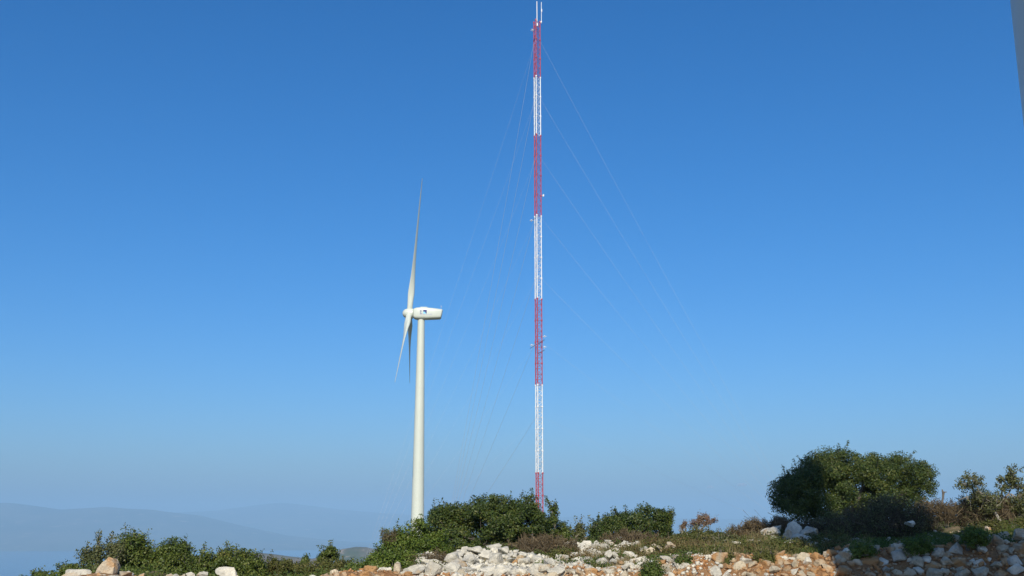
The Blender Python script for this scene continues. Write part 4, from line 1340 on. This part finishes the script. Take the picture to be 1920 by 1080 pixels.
def limb_tree(name, label, limbs, clumps_at, Y, mat, seed, per, rc, leaf, group=None, bark='bark_pale'):
    rr = random.Random(seed); rsx = np.random.RandomState(seed)
    b0 = P(*limbs[0][0][:2], Y)
    root = empty(name, (b0.x, Y, b0.z), label, 'tree', group)
    ro = Vector((b0.x, Y, b0.z))
    for i, (pts) in enumerate(limbs):
        m = MB()
        m.tube([P(u, v, Y + dy) - ro for u, v, dy, r in pts], [r for *_, r in pts], 6)
        m.build('trunk' if i == 0 else 'limb', M[bark], root, True)
    Cs = []
    for (u, v, du, dv, n) in clumps_at:
        for k in range(n):
            p = P(u + rr.gauss(0, du * 0.5), v + rr.gauss(0, dv * 0.5), Y)
            p.y += rr.gauss(0, du * 0.6 * Y / FPX)
            Cs.append(p)
    C = np.array(Cs)
    n = len(C) * per
    ci = np.repeat(np.arange(len(C)), per)
    d = rsx.randn(n, 3); d /= np.linalg.norm(d, axis=1, keepdims=True)
    LC = C[ci] + d * (rc * rsx.rand(n) ** 0.5)[:, None]
    LL = leaf * rsx.uniform(0.6, 1.3, n)
    me = leaves_mesh(LC - np.array(ro), d + np.array([0, 0, 0.5]), LL, LL * 0.55, rsx, M[mat], 'foliage')
    tag(link('foliage', me, root), kind='stuff')
    tw = MB()
    for c in Cs:
        best = min((P(u, v, Y + dy) for l in limbs for u, v, dy, r in l), key=lambda q: (q - c).length)
        tw.tube([best - ro, best.lerp(c, 0.5) - ro + Vector((rr.uniform(-.04, .04), rr.uniform(-.04, .04), rr.uniform(-.04, .04))), c - ro], [0.010, 0.006, 0.003], 4, False)
    tag(tw.build('branches', M[bark], root), kind='stuff')
    return root


TR = 'small wind bent trees at the right edge'
limb_tree('tree', 'small sparse tree leaning left with an open round crown', [
    [(1884, 988, 0, 0.035), (1872, 972, 0, 0.032), (1860, 952, 0, 0.028), (1846, 938, 0, 0.02), (1830, 928, 0, 0.013), (1818, 912, 0, 0.008)],
    [(1866, 978, 0.2, 0.022), (1856, 964, 0.2, 0.02), (1850, 950, 0.15, 0.016), (1838, 936, 0.1, 0.012)],
    [(1846, 938, 0, 0.012), (1836, 922, 0, 0.01), (1828, 906, 0, 0.006), (1822, 898, 0, 0.004)],
    [(1830, 928, 0, 0.01), (1812, 932, 0.05, 0.008), (1796, 938, 0.05, 0.005)]],
    [(1806, 904, 14, 12, 16), (1822, 898, 20, 10, 16), (1832, 908, 12, 12, 12), (1818, 918, 14, 10, 12), (1852, 930, 18, 14, 24), (1842, 944, 24, 14, 24), (1866, 946, 18, 18, 24), (1830, 934, 14, 10, 12)], 22.0, 'olive', 51, 27, 0.080, 0.040, TR)
limb_tree('tree', 'taller narrow tree at the right edge with a forked pale trunk', [
    [(1886, 975, 0, 0.034), (1880, 955, 0, 0.03), (1882, 935, 0, 0.026), (1890, 928, 0, 0.02), (1898, 912, 0, 0.014), (1896, 896, 0, 0.008)],
    [(1880, 950, 0, 0.022), (1878, 930, 0.05, 0.018), (1880, 912, 0.05, 0.012), (1876, 904, 0.05, 0.007)],
    [(1884, 932, 0, 0.016), (1896, 926, 0, 0.013), (1908, 934, 0, 0.01), (1916, 946, 0, 0.007)],
    [(1918, 985, 0, 0.02), (1914, 965, 0, 0.018), (1920, 950, 0, 0.012)]],
    [(1896, 890, 14, 14, 26), (1900, 904, 12, 12, 22), (1890, 908, 12, 10, 12), (1884, 900, 8, 8, 6), (1902, 942, 18, 14, 34), (1896, 954, 16, 10, 24), (1916, 920, 10, 16, 18), (1910, 955, 14, 16, 26), (1876, 918, 10, 8, 8), (1930, 940, 14, 24, 30)], 22.3, 'olive', 52, 30, 0.080, 0.042, TR)
plant('shrub', 'green scrub in the sun at the foot of the right edge trees', 'shrub', [(1800, 990), (1830, 978), (1858, 972), (1885, 968), (1910, 966), (1940, 968)], 1006, 20.8, 'scrub', 90, 100, 0.12, 0.042, 0.8, 34, 8, 12, 0.08, group=GB)

# ---- herbs, grass
def off_heap(f):
    def g(n):
        xy = f(n)
        u = 960 + xy[:, 0] / xy[:, 1] * FPX * math.cos(PITCH)
        return xy[~((u > 800) & (u < 1000) & (xy[:, 1] < 20.6))]
    return g


def ground_leaves(name, label, n, sampler, hmax, leaf, mat, seed, blade=False, cat='grass', thr=0.0, fs=1.1):
    rsx = np.random.RandomState(seed)
    xy = sampler(n)
    k = fbm(xy[:, 0] * fs + seed, xy[:, 1] * fs, 3) > thr
    xy = xy[k]
    n = len(xy)
    z = HZ(xy[:, 0], xy[:, 1])
    bumpy = np.clip(0.5 + fbm(xy[:, 0] * 3 + seed, xy[:, 1] * 3, 3) * 1.3, 0.05, 1)
    if blade:
        A = np.stack([xy[:, 0], xy[:, 1], z - 0.01], -1)
        B = A + np.stack([rsx.randn(n) * 0.25, rsx.randn(n) * 0.25, np.ones(n)], -1) * (hmax * bumpy * rsx.uniform(0.5, 1.1, n))[:, None]
        me = twigs_mesh(A, B, np.full(n, leaf), rsx, M[mat], name)
    else:
        C = np.stack([xy[:, 0], xy[:, 1], z + hmax * bumpy * rsx.rand(n)], -1)
        LL = leaf * rsx.uniform(0.6, 1.3, n)
        me = leaves_mesh(C, np.tile([0, -0.2, 0.9], (n, 1)), LL, LL * 0.6, rsx, M[mat], name)
    return tag(link(name, me), label, cat, kind='stuff')


ground_leaves('herbs', 'low green herbs growing between the stones on the slope', 90000, off_heap(in_band(560, 2050, 17.3, 24)), 0.16, 0.042, 'herb', 3, thr=-0.02, cat='herbs')
ground_leaves('low_herbs', 'thick carpet of low green herbs right of the looser heap', 60000, in_band(1190, 1560, 17.9, 23), 0.20, 0.038, 'scrub', 21, thr=-0.18, cat='herbs')
ground_leaves('grass', 'green grass in the shade above the stone bank', 22000, in_band(1460, 2050, 17.2, 20.8), 0.14, 0.005, 'herb', 8, True, thr=-0.3)
ground_leaves('dry_grass', 'straw coloured dry grass tufts along the bank edge', 16000, in_band(600, 1600, 16.9, 19.5), 0.14, 0.0035, 'straw', 9, True, thr=0.12)
ground_leaves('dry_weeds', 'straw coloured weeds among the low scrub right of the looser heap', 15000, in_band(1040, 1600, 18.0, 22.5), 0.24, 0.0035, 'straw', 31, True, thr=0.02)
ground_leaves('withered_herbs', 'brownish withered leaves among the low scrub', 22000, in_band(1060, 1560, 17.8, 22.5), 0.22, 0.034, 'brown_leaf', 32, thr=0.0, cat='herbs')
ground_leaves('ground_cover', 'dark green ground cover under the left thicket', 26000, in_band(-100, 760, 17.6, 24), 0.22, 0.05, 'oak', 12, thr=-0.4, cat='ground cover')

# ---- a litter bag and two faint evening clouds
single('plastic_litter', 'bright white scrap of plastic lying right of the grey rounded boulder', 1224, 1053, 14, 5, M['white'], 91, 'litter')
for u, v, w, h, sd, lab in [(1391, 909, 26, 8, 1, 'faint pinkish wisp of cloud low in the sky, nearer the big tree'), (1331, 913, 16, 7, 2, 'fainter smaller wisp of cloud left of the other one')]:
    Y = 42000.0
    c = P(u, v, Y)
    me = rock_mesh('cloud', 700 + sd, hm, 3, 0, 1, 1, 1, 0.4)
    cm = bpy.data.materials.new('cloud_vapour')
    cm.use_nodes = True
    nt = cm.node_tree
    nt.nodes.remove(nt.nodes['Principled BSDF'])
    pv = nd(nt, 'ShaderNodeVolumePrincipled')
    pv.inputs['Color'].default_value = (1.0, 0.93, 0.90, 1)
    pv.inputs['Density'].default_value = 0.004 if sd == 1 else 0.0025
    nt.links.new(pv.outputs[0], nt.nodes['Material Output'].inputs['Volume'])
    me.materials.clear(); me.materials.append(cm)
    o = link('cloud', me, None, c)
    o.scale = (w / 2 * Y / FPX, 250, h / 2 * Y / FPX)
    tag(o, lab, 'cloud')
